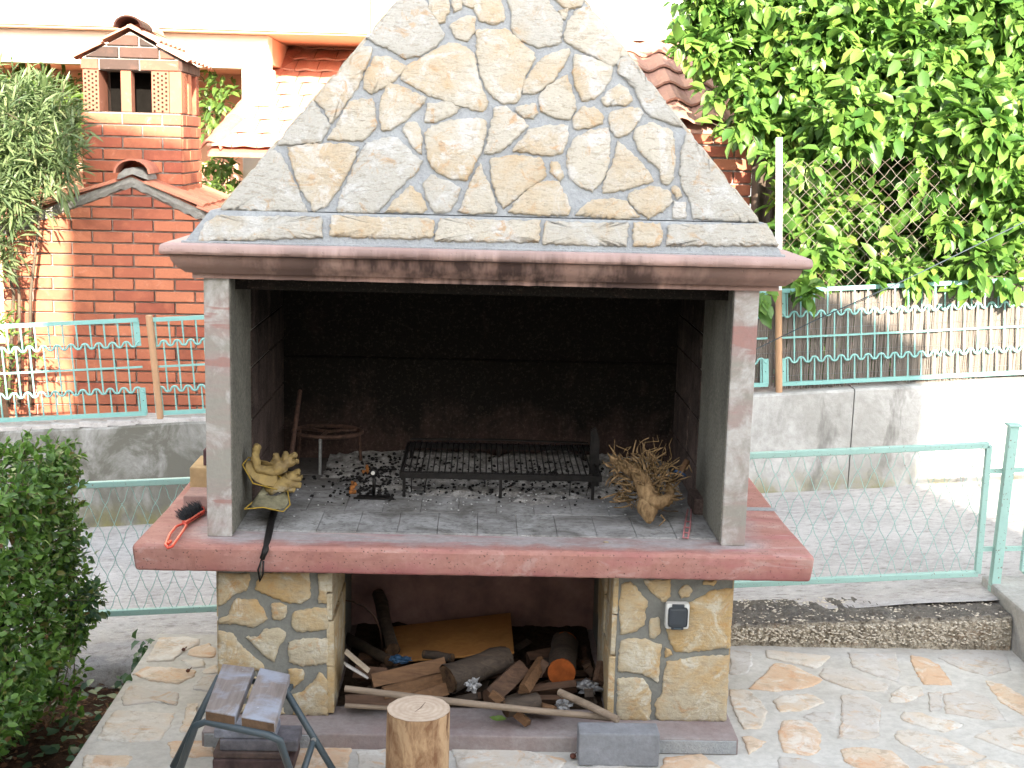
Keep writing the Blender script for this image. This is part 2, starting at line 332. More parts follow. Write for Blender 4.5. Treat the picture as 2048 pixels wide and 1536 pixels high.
# timber
def wood(name, a, b, axis=0, sc=1.0, rough=.8):
    t = NT(name, rough, .25); s = [40 * sc] * 3; s[axis] = 2.2 * sc; n = t.noise(1, 6, .65, src=t.mapping(tuple(s)), dist=1.2); n2 = t.noise(9 * sc, 6, .7)
    c = t.mix(t.maprange(n, .32, .68), a, b); c = t.mix(t.maprange(n2, .5, .72, 0, .5), c, tuple(q * .55 for q in a)); t.color(c); t.bump(n, .35, .003); return t.m
MT['bark'] = wood('dark_bark', (.032, .024, .018), (.075, .055, .04), 0, 1.3); MT['split'] = wood('split_firewood', (.085, .043, .021), (.165, .09, .044), 0)
MT['split_dark'] = wood('aged_split_firewood', (.05, .029, .018), (.11, .062, .038), 0); MT['pole'] = wood('bare_grey_pole_wood', (.16, .12, .085), (.27, .21, .155), 0)
MT['ply'] = wood('ochre_plywood', (.29, .135, .04), (.38, .185, .055), 2, .5); MT['log_end'] = plain('dark_cut_log_end', (.13, .075, .04), .9, .2, .35, 40, .8, .006)
MT['orange_cut'] = plain('orange_cut_log_end', (.30, .075, .014), .8, .2, .2, 25)
MT['pale_wood'] = wood('pale_batten_wood', (.33, .265, .19), (.43, .36, .27), 0)
t = NT('weathered_bench_plank', .6, .4); n = t.noise(1, 6, .65, src=t.mapping((60, 5, 60)), dist=.6); m = t.noise(7, 6, .65, dist=.5); c = t.mix(t.maprange(n, .3, .7), (.14, .115, .10), (.25, .215, .20)); c = t.mix(t.maprange(m, .46, .64), c, (.27, .29, .34)); c = t.mix(t.maprange(t.noise(50, 5, .7), .64, .72, 0, .7), c, (.6, .62, .66)); t.color(c); t.bump(n, .25, .002); MT['plank'] = t.m
MT['plank_end'] = plain('bare_plank_end_grain', (.16, .10, .062), .9, .2, .2, 30)
t = NT('stump_bark_stripped', .8, .25); n = t.noise(1, 6, .7, src=t.mapping((22, 22, 4)), dist=.5); m = t.noise(1, 7, .7, src=t.mapping((11, 11, 5)), dist=.5); c = t.mix(t.maprange(m, .40, .58), (.17, .085, .042), (.40, .265, .15)); c = t.mix(t.maprange(n, .56, .66), c, (.10, .045, .02)); t.color(c); t.bump(n, .6, .006); MT['stump'] = t.m
t = NT('sawn_stump_top', .85, .2); n = t.noise(26, 7, .7); x = t.sep(); rr = t.n.new('ShaderNodeTexWave'); rr.wave_type = 'RINGS'; rr.rings_direction = 'Z'; rr.inputs['Scale'].default_value = 18; rr.inputs['Distortion'].default_value = 2.5; rr.inputs['Detail'].default_value = 4; t.l.new(t.co, rr.inputs[0])
c = t.mix(t.maprange(n, .3, .7), (.40, .31, .23), (.56, .46, .36)); c = t.mix(t.math('MULTIPLY', rr.outputs['Fac'], .25), c, (.30, .2, .13)); t.color(c); t.bump(n, .4, .003); MT['stump_top'] = t.m
# foliage
def leafmat(name, a, b, c2, trans=.35, rough=.42, spec=.4):
    t = NT(name, rough, spec); at = t.n.new('ShaderNodeAttribute'); at.attribute_name = 'tint'; f = at.outputs['Fac']
    c = t.mix(t.maprange(f, 0, .7), a, b); c = t.mix(t.maprange(f, .93, 1.0), c, c2); t.color(c)
    tr = t.n.new('ShaderNodeBsdfTranslucent'); t.l.new(t.mix(.5, c, (.13, .30, .04)), tr.inputs[0]); mx = t.n.new('ShaderNodeMixShader'); mx.inputs[0].default_value = trans
    t.l.new(t.p.outputs[0], mx.inputs[1]); t.l.new(tr.outputs[0], mx.inputs[2]); t.l.new(mx.outputs[0], t.n['Material Output'].inputs[0]); return t.m
MT['citrus'] = leafmat('citrus_leaf', (.045, .115, .022), (.13, .235, .042), (.24, .32, .06))
MT['olean'] = leafmat('oleander_leaf', (.06, .095, .042), (.15, .195, .085), (.24, .25, .12)); MT['hedge'] = leafmat('hedge_leaf', (.030, .076, .016), (.105, .20, .034), (.14, .06, .03), .25)
MT['ivy'] = leafmat('ivy_leaf', (.02, .055, .03), (.06, .12, .05), (.12, .15, .07), .2); MT['deep'] = leafmat('laurel_leaf', (.05, .10, .02), (.12, .19, .04), (.25, .30, .08))
MT['litter'] = leafmat('dry_leaf_litter', (.07, .03, .018), (.17, .08, .04), (.30, .20, .11), .1, .8, .2); MT['twig'] = wood('twig_bark', (.06, .045, .03), (.13, .10, .07), 2)

# ================================================================== THE SETTING
def lane_z(x): return 0.072 * x
# ground sheet far beyond
g = MB(); g.box(-40, 40, -40, 60, -.9, -.75); tag(g.build('ground', MT['soil']), kind='structure')
def grid(name, x0, x1, y0, y1, zf, mat, nx=60, ny=40, parent=None):
    vs = []; fs = []
    for j in range(ny + 1):
        for i in range(nx + 1):
            x = x0 + (x1 - x0) * i / nx; y = y0 + (y1 - y0) * j / ny; vs.append((x, y, zf(x, y)))
    for j in range(ny):
        for i in range(nx): a = j * (nx + 1) + i; fs.append((a, a + 1, a + nx + 2, a + nx + 1))
    return mesh(name, vs, fs, mat, parent, True)
def fbm(x, y, s, a): return a * mnoise.fractal(Vector((x * s, y * s, 3.7)), 1.0, 2.0, 4)
lane = grid('lane', -7, 7, 1.12, 3.02, lambda x, y: lane_z(x) + fbm(x, y, 3, .004), MT['lane'], 200, 50); tag(lane, kind='structure')
# ragged rim of the lane above the soil bed, left
rim = MB()
rim.box(-7, -1.31, 1.10, 1.24, -.9, -.13)
soilbed = grid('soil_bed', -5, -1.27, -3.5, 1.2, lambda x, y: -.21 + fbm(x, y, 2.5, .035), MT['soil'], 110, 110); tag(soilbed, kind='structure')
o = grid('lane_rim', -7, -1.02, .0, 1.0, lambda x, y: 0, MT['lane'], 240, 14)
for v in o.data.vertices:
    x, t_ = v.co.x, v.co.y
    prof = [(1.20, lane_z(x) + .002), (1.12, lane_z(x) + .006), (1.03, lane_z(x) + .0), (.97, lane_z(x) - .03), (.945, lane_z(x) - .10), (.94, -.5)]
    k = t_ * 5; i = min(4, int(k)); f = k - i; a, b = prof[i], prof[i + 1]
    n = fbm(x, t_ * 2, 7, .018); v.co = Vector((x, a[0] + (b[0] - a[0]) * f - abs(n), a[1] + (b[1] - a[1]) * f + n * .5))
tag(o, kind='structure')

# ---- terrace: mortar sheet with traced and scattered stones
TX0 = -1.30
ter = MB(); ter.box(TX0, 6.0, -6.4, .99, -.5, 0.0, b=.006); terrace = ter.build('terrace', MT['pave_mortar'])
# the sheet turns brown with dirt only in its own material
tag(terrace, kind='structure')
C6 = (3.368, 1440, 1150); C7 = (4.267, 0, 1200)
PV = [
 (C6, 'p', [(320,510),(480,530),(740,550),(690,590),(650,630),(480,590),(330,560)]), (C6, 'o', [(370,600),(480,610),(580,660),(685,710),(600,755),(380,785),(200,765),(300,680)]),
 (C6, 'g', [(700,640),(850,640),(1000,700),(1140,740),(1110,790),(900,770),(740,720),(680,690)]), (C6, 'g', [(870,530),(960,530),(1180,530),(1200,640),(1190,720),(1080,690),(900,620)]),
 (C6, 'o', [(1280,545),(1400,570),(1480,620),(1560,740),(1370,735),(1320,640)]), (C6, 'g', [(1480,560),(1700,510),(1920,540),(1950,640),(1800,680),(1640,640)]),
 (C6, 'o', [(1790,720),(1900,740),(2048,830),(2100,960),(2048,950),(1900,860)]), (C6, 'p', [(1170,800),(1230,755),(1350,760),(1360,810),(1280,850),(1150,860)]),
 (C6, 'g', [(820,820),(950,810),(1090,880),(1060,1000),(1070,1080),(1000,1105),(800,1100),(830,990)]), (C6, 'g', [(1510,810),(1650,780),(1800,830),(1920,980),(1750,970),(1530,930)]),
 (C6, 'p', [(370,850),(430,820),(600,805),(700,860),(560,910),(400,920)]), (C6, 'g', [(570,960),(640,930),(770,930),(770,980),(640,985)]),
 (C6, 'o', [(420,990),(540,985),(620,1010),(670,1080),(660,1180),(600,1215),(430,1190),(400,1080)]), (C6, 'p', [(60,780),(180,780),(270,850),(310,920),(270,1030),(160,1040),(100,900)]),
 (C6, 'p', [(1240,930),(1330,930),(1450,970),(1640,1010),(1510,1060),(1360,1020),(1225,975)]), (C6, 'p', [(1200,1060),(1280,1050),(1500,1100),(1780,1225),(1650,1280),(1450,1260),(1190,1110)]),
 (C6, 'p', [(1720,1090),(1850,1040),(2048,1030),(2100,1120),(2048,1210),(1900,1160)]), (C6, 'o', [(150,1095),(220,1095),(300,1130),(250,1165),(200,1210)]),
 (C6, 'o', [(820,1180),(960,1165),(1150,1190),(1270,1300),(950,1300),(850,1260)]), (C6, 'g', [(70,510),(200,520),(210,600),(180,660),(70,670)]), (C6, 'g', [(1400,800),(1490,790),(1500,900),(1420,920)]),
 (C6, 'g', [(400,1230),(560,1250),(700,1290),(640,1380),(420,1350)]), (C6, 'p', [(1650,1300),(1800,1250),(2000,1290),(2100,1400),(1800,1420)]), (C6, 'o', [(1330,1300),(1500,1290),(1600,1350),(1480,1420),(1330,1400)]),
 (C7, 'p', [(1360,330),(1560,320),(1700,340),(1680,390),(1530,460),(1470,520),(1250,525),(1320,420)]), (C7, 'o', [(1640,420),(1780,375),(1830,430),(1820,490),(1700,490),(1620,465)]),
 (C7, 'p', [(1560,520),(1730,510),(1740,570),(1640,580)]), (C7, 'o', [(1150,640),(1260,575),(1480,590),(1670,610),(1640,650),(1520,715),(1300,690),(1230,665)]),
 (C7, 'g', [(1110,735),(1180,740),(1300,780),(1520,800),(1500,900),(1300,870),(1060,900),(1060,830)]), (C7, 'p', [(1000,950),(1250,970),(1400,980),(1480,970),(1440,1080),(1340,1200),(1000,1210),(840,1190),(920,1040)]),
 (C7, 'o', [(740,1330),(900,1340),(1120,1340),(1060,1420),(830,1440),(710,1440)]), (C7, 'o', [(1440,1220),(1800,1210),(1810,1330),(1480,1350)]), (C7, 'p', [(1600,900),(1690,890),(1650,1000),(1640,1120),(1540,1130)]),
 (C7, 'p', [(1740,600),(1840,560),(1870,625),(1740,630)]), (C7, 'g', [(1650,760),(1740,650),(1850,650),(1810,780)]),
]
PMAT = {'p': 'pave', 'g': 'pave_grey', 'o': 'pave_orange'}
def seg_pave(): pass
placed = []
def pave(poly, k):
    if area2(poly) < 0: poly = poly[::-1]
    stone('paving_stone', poly, (0, 0, 0), (1, 0, 0), (0, 1, 0), (0, 0, 1), .0045, MT[PMAT[k]], terrace, step=.016, jit=.0045, b=.003, rise=.0, grow=.007)
    c = (sum(p[0] for p in poly) / len(poly), sum(p[1] for p in poly) / len(poly)); placed.append((c, max(math.dist(c, p) for p in poly)))
for (s_, ox, oy), k, pts in PV:
    pave([tuple(onZ(ox + x / s_, oy + y / s_, 0)[:2]) for x, y in pts], k)
for k, pts in (('o', [(560,1500),(700,1495),(690,1545),(575,1560)]), ('p', [(715,1505),(770,1500),(775,1560),(720,1560)]), ('p', [(905,1500),(1010,1496),(1130,1520),(1100,1570),(930,1560)]), ('o', [(1330,1518),(1400,1510),(1450,1545),(1400,1580),(1320,1560)]), ('p', [(215,1545),(300,1542),(290,1600),(190,1600)])):
    pave([tuple(onZ(x, y, 0)[:2]) for x, y in pts], k)
# the rest of the terrace, outside the photograph
gx = -1.15
for i in range(22):
    for j in range(17):
        x = -1.08 + i * .31 + (j % 2) * .15 + random.uniform(-.05, .05); y = .80 - j * .27 + random.uniform(-.05, .05)
        if -.98 < x < .98 and -.12 < y: continue
        if any(math.dist((x, y), c) < r * .72 + .125 for c, r in placed): continue
        n = random.choice((5, 6, 6, 7)); a0 = random.random() * 6
        ra = random.uniform(.10, .145); rb = ra * random.uniform(.6, .9); th = random.random() * 3
        poly = []
        for q in range(n):
            a = a0 + q * 2 * math.pi / n + random.uniform(-.25, .25); px, py = ra * math.cos(a), rb * math.sin(a)
            poly.append((x + px * math.cos(th) - py * math.sin(th), y + px * math.sin(th) + py * math.cos(th)))
        for cl in ((-1, 0, -(TX0 + .05)), (0, 1, .93)): poly = clip(poly, *cl)
        if len(poly) < 4 or abs(area2(poly)) < .008: continue
        pave(poly, random.choice('ppgo'))

# ---- kerb behind the terrace (right) with its embedded pebbles
kerb = empty('kerb', (1.6, 1.1, 0)); kerb.name = 'kerb'
bpy.data.objects.remove(kerb)
def kz(x): return .083 + .052 * (x - 1.08)
ko = grid('kerb', .90, 2.235, 0, 1, lambda x, y: 0, MT['kerb'], 420, 26)
for v in ko.data.vertices:
    x, t_ = v.co.x, v.co.y
    zt = kz(x); prof = [(1.31, zt - .02), (1.26, zt + .001), (1.06, zt + .004), (.985, zt), (.962, zt - .014), (.955, -.04)]
    k = t_ * 5; i = min(4, int(k)); f = k - i; a, b = prof[i], prof[i + 1]
    n = fbm(x, t_ * 1.2, 16, .010) + fbm(x, t_, 50, .006); v.co = Vector((x, a[0] + (b[0] - a[0]) * f - n, a[1] + (b[1] - a[1]) * f + n * .9))
tag(ko, kind='structure')
pb = MB()
for i in range(1500):
    x = random.uniform(1.0, 2.22); 
    if random.random() < .45: y = random.uniform(.985, 1.27); z = kz(x) + .001
    else: y = .952; z = random.uniform(.02, kz(x) - .008)
    r = random.uniform(.0028, .0062); pb.ball((x, y, z), r, sub=1, jit=.15, sc=(1.3, 1, .7))
t = NT('pale_pebbles', .8, .3); c = t.mix(t.noise(60, 3, .5), (.62, .58, .50), (.40, .33, .24)); t.color(c)
tag(pb.build('kerb_pebbles', t.m, ko, True), kind='stuff')

# low rough wall closing the terrace at the right
m = MB(); m.box(2.24, 2.9, -2.6, 1.34, -.3, .20, b=.012); o = m.build('low_wall', cement('pale_wall_concrete', (.42, .41, .385), (.30, .29, .265), 6, .6, .008)); tag(o, 'low grey concrete wall end closing the terrace at the right edge, beside the pebbly kerb', 'wall')

# ---- retaining wall behind the lane
def wtop(x): return .572 + .072 * x
rw = MB()
for (a, b) in ((-7.0, -1.25), (-1.25, 2.098), (2.104, 7.0)):
    n = 14; vs = []; fs = []
    for i in range(n + 1):
        x = a + (b - a) * i / n; zt = wtop(x) + random.uniform(-.004, .004)
        for (y, z) in ((3.0, lane_z(x) - .2), (3.0, zt - .012), (3.012, zt), (3.30, zt + .006), (3.30, lane_z(x) - .2)): vs.append((x, y, z))
    for i in range(n):
        for k in range(4): p = i * 5 + k; fs.append((p, p + 5, p + 6, p + 1))
    fs += [(0, 1, 2, 3, 4), tuple(n * 5 + k for k in (4, 3, 2, 1, 0))]; rw.add(vs, fs)
o = rw.build('retaining_wall', MT['wall_conc']); tag(o, 'stained grey concrete retaining wall along the far side of the lane', 'wall')
# thin mortar capping on its left part
m = MB()
for i in range(24):
    x = -5 + i * .155; m.box(x, x + .157, 3.012, 3.2, wtop(x) + .004, wtop(x + .08) + .026 + random.uniform(-.003, .003))
capo = m.build('capping', MT['lane'], o)
# ground behind the wall
gb = MB(); gb.box(-12, 12, 3.3, 14, -.8, -.28); tag(gb.build('garden_ground', MT['soil']), kind='structure')

# ================================================================== THE FIREPLACE
FP = empty('outdoor_fireplace', (0, .1, 0), 0, 'big outdoor fireplace with stone-clad pyramid hood, pink concrete cornice and slab on two stone pillars', 'fireplace')
FP.location = (0, 0, 0)
m = MB(); m.box(-.905, .905, -.045, 1.02, -.01, .055, b=.006); m.build('plinth', MT['pinkplain'], FP)
m = MB(); m.box(-.895, -.52, -.052, -.0455, .004, .050, b=.002); m.build('mortar_skirt', MT['mortar'], FP)
m = MB(); m.box(.53, .897, -.052, -.0455, .004, .050, b=.002); m.build('mortar_skirt', MT['mortar'], FP)
# pillars
def pillar(x0, x1, inner, polys, sc, ox, oy):
    y0, y1 = .10, .52
    p = MB(); p.box(x0, x1, y0, y1 + .45, .055, .598); body = p.build('pillar', MT['mortar_dark'], FP)
    for pts in polys:
        poly = []
        for x, y in pts:
            q = onY(ox + x / sc, oy + y / sc, y0); poly.append((min(max(q.x, x0 + .0), x1 - .0), min(max(q.z, .058), .597)))
        stone('stone', poly, (0, y0, 0), (1, 0, 0), (0, 0, 1), (0, -1, 0), .007, MT['stone_gold'], body, step=.009, jit=.0030, b=.003, rise=.002, grow=.004)
    # edge-on slabs on the side that faces the wood store
    zs = [.06, .235, .40, .50, .597] if inner > 0 else [.06, .29, .44, .597]
    for a, b in zip(zs[:-1], zs[1:]):
        for (ya, yb) in ((y0 - .006, .30), (.305, .52)):
            w = random.uniform(.016, .026); xx = x1 if inner > 0 else x0
            mm = MB(); mm.box(min(xx, xx + inner * w), max(xx, xx + inner * w), ya + random.uniform(0, .006), yb, a + .003, b - .004, b=.003)
            ob = mm.build('stone', MT['stone_gold'], body)
            for v in ob.data.vertices: v.co += Vector((random.uniform(-.002, .002), random.uniform(-.002, .002), random.uniform(-.002, .002)))
    xo = x0 if inner > 0 else x1
    for (a, b) in ((.06, .22), (.225, .40), (.405, .597)):
        for ya, yb in ((.105, .40), (.405, .96)):
            mm = MB(); mm.box(min(xo, xo - inner * .006), max(xo, xo - inner * .006), ya, yb, a, b - .01, b=.002); mm.build('stone', MT['stone_gold'], body)
    return body
CL = (3.783, 400, 1130); CR = (3.783, 1120, 1130)
LP = [[(140,60),(380,70),(370,130),(340,190),(260,210),(200,280),(140,310)], [(440,130),(480,60),(820,60),(830,250),(760,285),(680,280),(580,250),(480,210),(420,180)],
 [(895,70),(975,70),(970,280),(900,280)], [(270,255),(340,265),(430,270),(490,360),(505,400),(440,450),(400,470),(300,440),(145,440),(155,400),(220,380),(250,310)],
 [(540,290),(640,300),(660,350),(630,400),(560,410)], [(720,350),(860,330),(975,335),(975,485),(870,490),(740,500),(705,460),(700,390)],
 [(350,540),(460,540),(490,490),(600,480),(645,510),(640,560),(590,600),(560,730),(460,650)], [(680,580),(800,560),(985,560),(980,690),(960,740),(780,760),(680,730)],
 [(145,500),(250,520),(300,600),(400,690),(480,750),(480,790),(145,800)], [(670,790),(770,790),(785,840),(750,890),(710,920),(680,880)],
 [(900,810),(930,840),(975,890),(985,1200),(960,1225),(700,1225),(720,1110),(700,980),(780,960),(860,880)], [(145,850),(560,850),(620,900),(560,1010),(400,1000),(145,1020)], [(145,1070),(400,1050),(620,1080),(640,1225),(145,1225)]]
RPL = [[(470,150),(540,135),(590,200),(660,280),(640,350),(640,440),(560,500),(460,520),(455,300)], [(630,115),(835,115),(830,230),(780,280),(740,240),(680,180)], [(920,165),(970,155),(1000,190),(970,230),(920,245),(905,210)],
 [(1090,120),(1180,120),(1150,150),(1090,150)], [(1130,200),(1310,175),(1310,620),(1130,630),(980,650),(880,650),(840,590),(810,470),(960,460),(975,290),(1080,240)], [(680,410),(740,400),(760,490),(720,545),(680,540)],
 [(460,580),(560,555),(660,570),(760,605),(750,720),(740,880),(690,850),(600,810),(440,800)], [(800,620),(850,670),(790,690)],
 [(810,740),(950,710),(1090,690),(1310,690),(1310,900),(1310,1150),(1310,1300),(1080,1300),(900,1300),(760,1290),(730,1150),(725,1040),(780,960),(790,830)], [(440,860),(620,860),(680,950),(680,1100),(670,1250),(430,1250)]]
pillar(-.872, -.502, 1, LP, *CL); pr = pillar(.492, .884, -1, RPL, *CR)
# power socket on the right pillar
q = onY(1353, 1228, .09)
m = MB(); m.box(q.x - .041, q.x + .041, .062, .098, q.z - .046, q.z + .046, b=.010); sk = m.build('power_socket', plain('white_plastic', (.60, .60, .57), .4, .5, .08, 20), FP); autosmooth(sk)
m = MB(); m.box(q.x - .033, q.x + .033, .054, .0625, q.z - .034, q.z + .034, b=.009); m.box(q.x - .021, q.x + .021, .0555, .0625, q.z - .045, q.z + .0455, b=.002); m.build('socket_cover', plain('dark_grey_plastic', (.035, .042, .05), .45, .5, .1, 20), sk)
m = MB(); m.box(q.x - .012, q.x + .012, .050, .0541, q.z - .041, q.z - .036, b=.001); m.build('latch', MT['dark_steel'], sk)
# wood-store back and side walls
m = MB(); m.box(-.873, .885, .975, 1.28, -.08, .597); m.build('back_wall', plain('reddish_back_render', (.33, .20, .185), .95, .1, .2, 6, .5, .006), FP)
# slab with rounded front corners
def slab_outline(x0, x1, y0, y1, r, n=8):
    p = []
    for k in range(n + 1):
        a = math.pi + k * (math.pi / 2) / n; p.append((x0 + r * .55 + r * .55 * math.cos(a), y0 + r + r * math.sin(a)))
    for k in range(n + 1):
        a = 1.5 * math.pi + k * (math.pi / 2) / n; p.append((x1 - r * .55 + r * .55 * math.cos(a), y0 + r + r * math.sin(a)))
    p += [(x1 - .01, y0 + .45), (x1, y1), (x0, y1), (x0 + .01, y0 + .45)]
    return p
def loft(levels, outline):
    vs = []; fs = []; n = None
    for z, d in levels:
        q = outline(d); p = []
        base = outline(levels[0][1])
        for i in range(len(q)):
            a, b = q[i], q[(i + 1) % len(q)]; k = max(1, int(math.dist(base[i], base[(i + 1) % len(q)]) / .016))
            for j in range(k): p.append((a[0] + (b[0] - a[0]) * j / k, a[1] + (b[1] - a[1]) * j / k))
        n = len(p)
        for x, y in p:
            s1 = mnoise.noise(Vector((x * 22, y * 22, z * 30))); s2 = mnoise.noise(Vector((x * 70, y * 70, z * 70))); s3 = max(0, mnoise.noise(Vector((x * 40, y * 40, z * 24 + 7))) - .35)
            vs.append((x + .0010 * s1, y + .0012 * s1 + .0007 * s2 + .011 * s3, z + .0008 * s2 + .0010 * s1))
    for k in range(len(levels) - 1):
        for i in range(n): fs.append((k * n + i, k * n + (i + 1) % n, (k + 1) * n + (i + 1) % n, (k + 1) * n + i))
    fs.append(tuple(range(n))[::-1]); fs.append(tuple((len(levels) - 1) * n + i for i in range(n))); return vs, fs
lv = [(.598, .012), (.601, .008), (.606, .006), (.655, .001), (.676, .0), (.684, .003), (.689, .009), (.690, .016)]
vs, fs = loft(lv, lambda d: slab_outline(-1.133 + d, 1.135 - d, 0.0 + d, 1.31 - d, .018))
slab = mesh('slab', vs, fs, MT['slab'], FP)
m = MB(); m.box(.60, 1.1285, .555, .60, .6902, .6915); m.build('mortar_strip', MT['mortar'], slab)
# hearth tiles
for j, (ya, yb) in enumerate(((.17, .43), (.433, .69), (.693, .95), (.953, 1.24))):
    for i in range(13):
        xa = -.822 + i * .138 - (j % 2) * .069; xb = xa + .1365; xa, xb = max(xa, -.822), min(xb, .835)
        if xb - xa < .02: continue
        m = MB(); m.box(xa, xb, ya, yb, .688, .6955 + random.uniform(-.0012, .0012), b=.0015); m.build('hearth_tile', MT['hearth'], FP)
# columns
for x0, x1, s in ((-.905, -.822, 1), (.836, .918, -1)):
    m = MB(); m.box(x0, x1, .10, 1.29, .690, 1.60, b=.005); co = m.build('column', MT['column'], FP)
    # cement lip, then the sooty lining slabs standing one above the other
    xi = x1 if s > 0 else x0; w = .007 * s
    m = MB(); m.box(min(xi, xi + .004 * s), max(xi, xi + .004 * s), .106, (.50 if s > 0 else .66), .697, 1.60, b=.0015); m.build('cement_lip', MT['lip'], co)
    zz = [.697, .84, 1.02, 1.21, 1.345, 1.59]
    for a, b in zip(zz[:-1], zz[1:]):
        for ya, yb in ((.48 if s > 0 else .64, .86), (.865, 1.235)):
            e = random.uniform(0, .004) * s; m = MB(); m.box(min(xi, xi + w + e), max(xi, xi + w + e), ya + random.uniform(-.012, .006), yb, a, b - .006, b=.004); m.build('lining_slab', MT['soot_side'], co)
# back wall of the fire box
m = MB(); m.box(-.91, .92, 1.26, 1.30, .690, 1.60); bw = m.build('fire_back', MT['soot_back'], FP)
for a, b in ((.692, 1.127), (1.135, 1.59)):
    for xa, xb in ((-.82, .834),):
        m = MB(); m.box(xa, xb, 1.238, 1.259, a, b, b=.004); m.build('back_slab', MT['soot_back'], bw)
# cornice
prof = [(1.565, .085), (1.583, .085), (1.584, .068), (1.592, .060), (1.600, .050), (1.612, .038), (1.628, .029), (1.643, .025), (1.645, .012), (1.648, .003), (1.656, -.001), (1.670, .0), (1.678, .003), (1.682, .012)]
vs, fs = loft(prof, lambda d: [(-1.022 + d, .0 + d), (1.062 - d, .0 + d), (1.062 - d, 1.38 - d), (-1.022 + d, 1.38 - d)])
cor = autosmooth(mesh('cornice', vs, fs, MT['cornice'], FP), 30)
# soot ceiling inside
m = MB(); m.box(-.82, .835, .19, 1.237, 1.52, 1.566); m.build('smoke_shelf', MT['soot_back'], FP)
# hood: band and pyramid of mortar with stones proud of it
B0 = dict(x0=-.955, x1=.975, y0=.045, y1=1.33, z=1.680); B1 = dict(x0=-.880, x1=.930, y0=.105, y1=1.27, z=1.784); B2 = dict(x0=-.846, x1=.902, y0=.12, y1=1.25, z=1.787)
AP = Vector((.023, .60, 2.885)); TT = .80
def ring(d): return [(d['x0'], d['y0'], d['z']), (d['x1'], d['y0'], d['z']), (d['x1'], d['y1'], d['z']), (d['x0'], d['y1'], d['z'])]
def frust(a, b): return a + b, [(0, 3, 2, 1), (4, 5, 6, 7), (0, 1, 5, 4), (1, 2, 6, 5), (2, 3, 7, 6), (3, 0, 4, 7)]
band = mesh('hood_band', *frust(ring(B0), ring(B1)), MT['mortar'], FP)
top = [tuple(Vector(p).lerp(AP, TT)) for p in ring(B2)]
hood = mesh('hood', *frust(ring(B2), top), MT['mortar'], FP)
tz = top[0][2]; m = MB(); m.box(top[0][0] + .01, top[1][0] - .01, top[0][1] + .01, top[2][1] - .01, tz, tz + .5); m.build('flue', MT['mortar'], FP)
def face_frame(a, b, c, inside):
    a, b, c = Vector(a), Vector(b), Vector(c); ex = (b - a).normalized(); n = ex.cross((c - a)).normalized()
    if n.dot(Vector(inside) - a) > 0: n = -n
    ey = n.cross(ex).normalized()
    if ey.z < 0: ey = -ey
    return a, ex, ey, n
INS = (0, .6, 1.9)
HF = face_frame(ring(B2)[0], ring(B2)[1], tuple(AP), INS); BF = face_frame(ring(B0)[0], ring(B0)[1], ring(B1)[0], INS)
def onface(F, u, v):
    p = on(u, v, F[3], F[0]) - F[0]; return (p.dot(F[1]), p.dot(F[2]))
def half(F, pts3):
    """the face's own outline as clip half planes (inset a touch)"""
    q = [((Vector(p) - F[0]).dot(F[1]), (Vector(p) - F[0]).dot(F[2])) for p in pts3]
    if area2(q) < 0: q = q[::-1]
    out = []
    for i in range(len(q)):
        a, b = q[i], q[(i + 1) % len(q)]; dx, dy = b[0] - a[0], b[1] - a[1]; L = math.hypot(dx, dy); n = (dy / L, -dx / L); out.append((n[0], n[1], n[0] * a[0] + n[1] * a[1] - .001))
    return out
def lay(F, outline, polys, mat_of, parent, h=.010, jit=.0036, pixels=True, grow=.0090):
    H = half(F, outline)
    for k, (cc, pts) in enumerate(polys):
        poly = [onface(F, cc[1] + x / cc[0], cc[2] + y / cc[0]) for x, y in pts] if pixels else pts
        for c in H: poly = clip(poly, *c)
        if len(poly) < 3 or abs(area2(poly)) < 1e-4: continue
        stone('stone', poly, F[0], F[1], F[2], F[3], h + random.uniform(-.001, .002), mat_of(k), parent, step=.009, jit=jit, b=.003, rise=.002, grow=grow)
A = (2.926, 540, 0); Bc = (2.926, 1100, 0); C1 = (2.926, 0, 0); PX = (1, 0, 0)
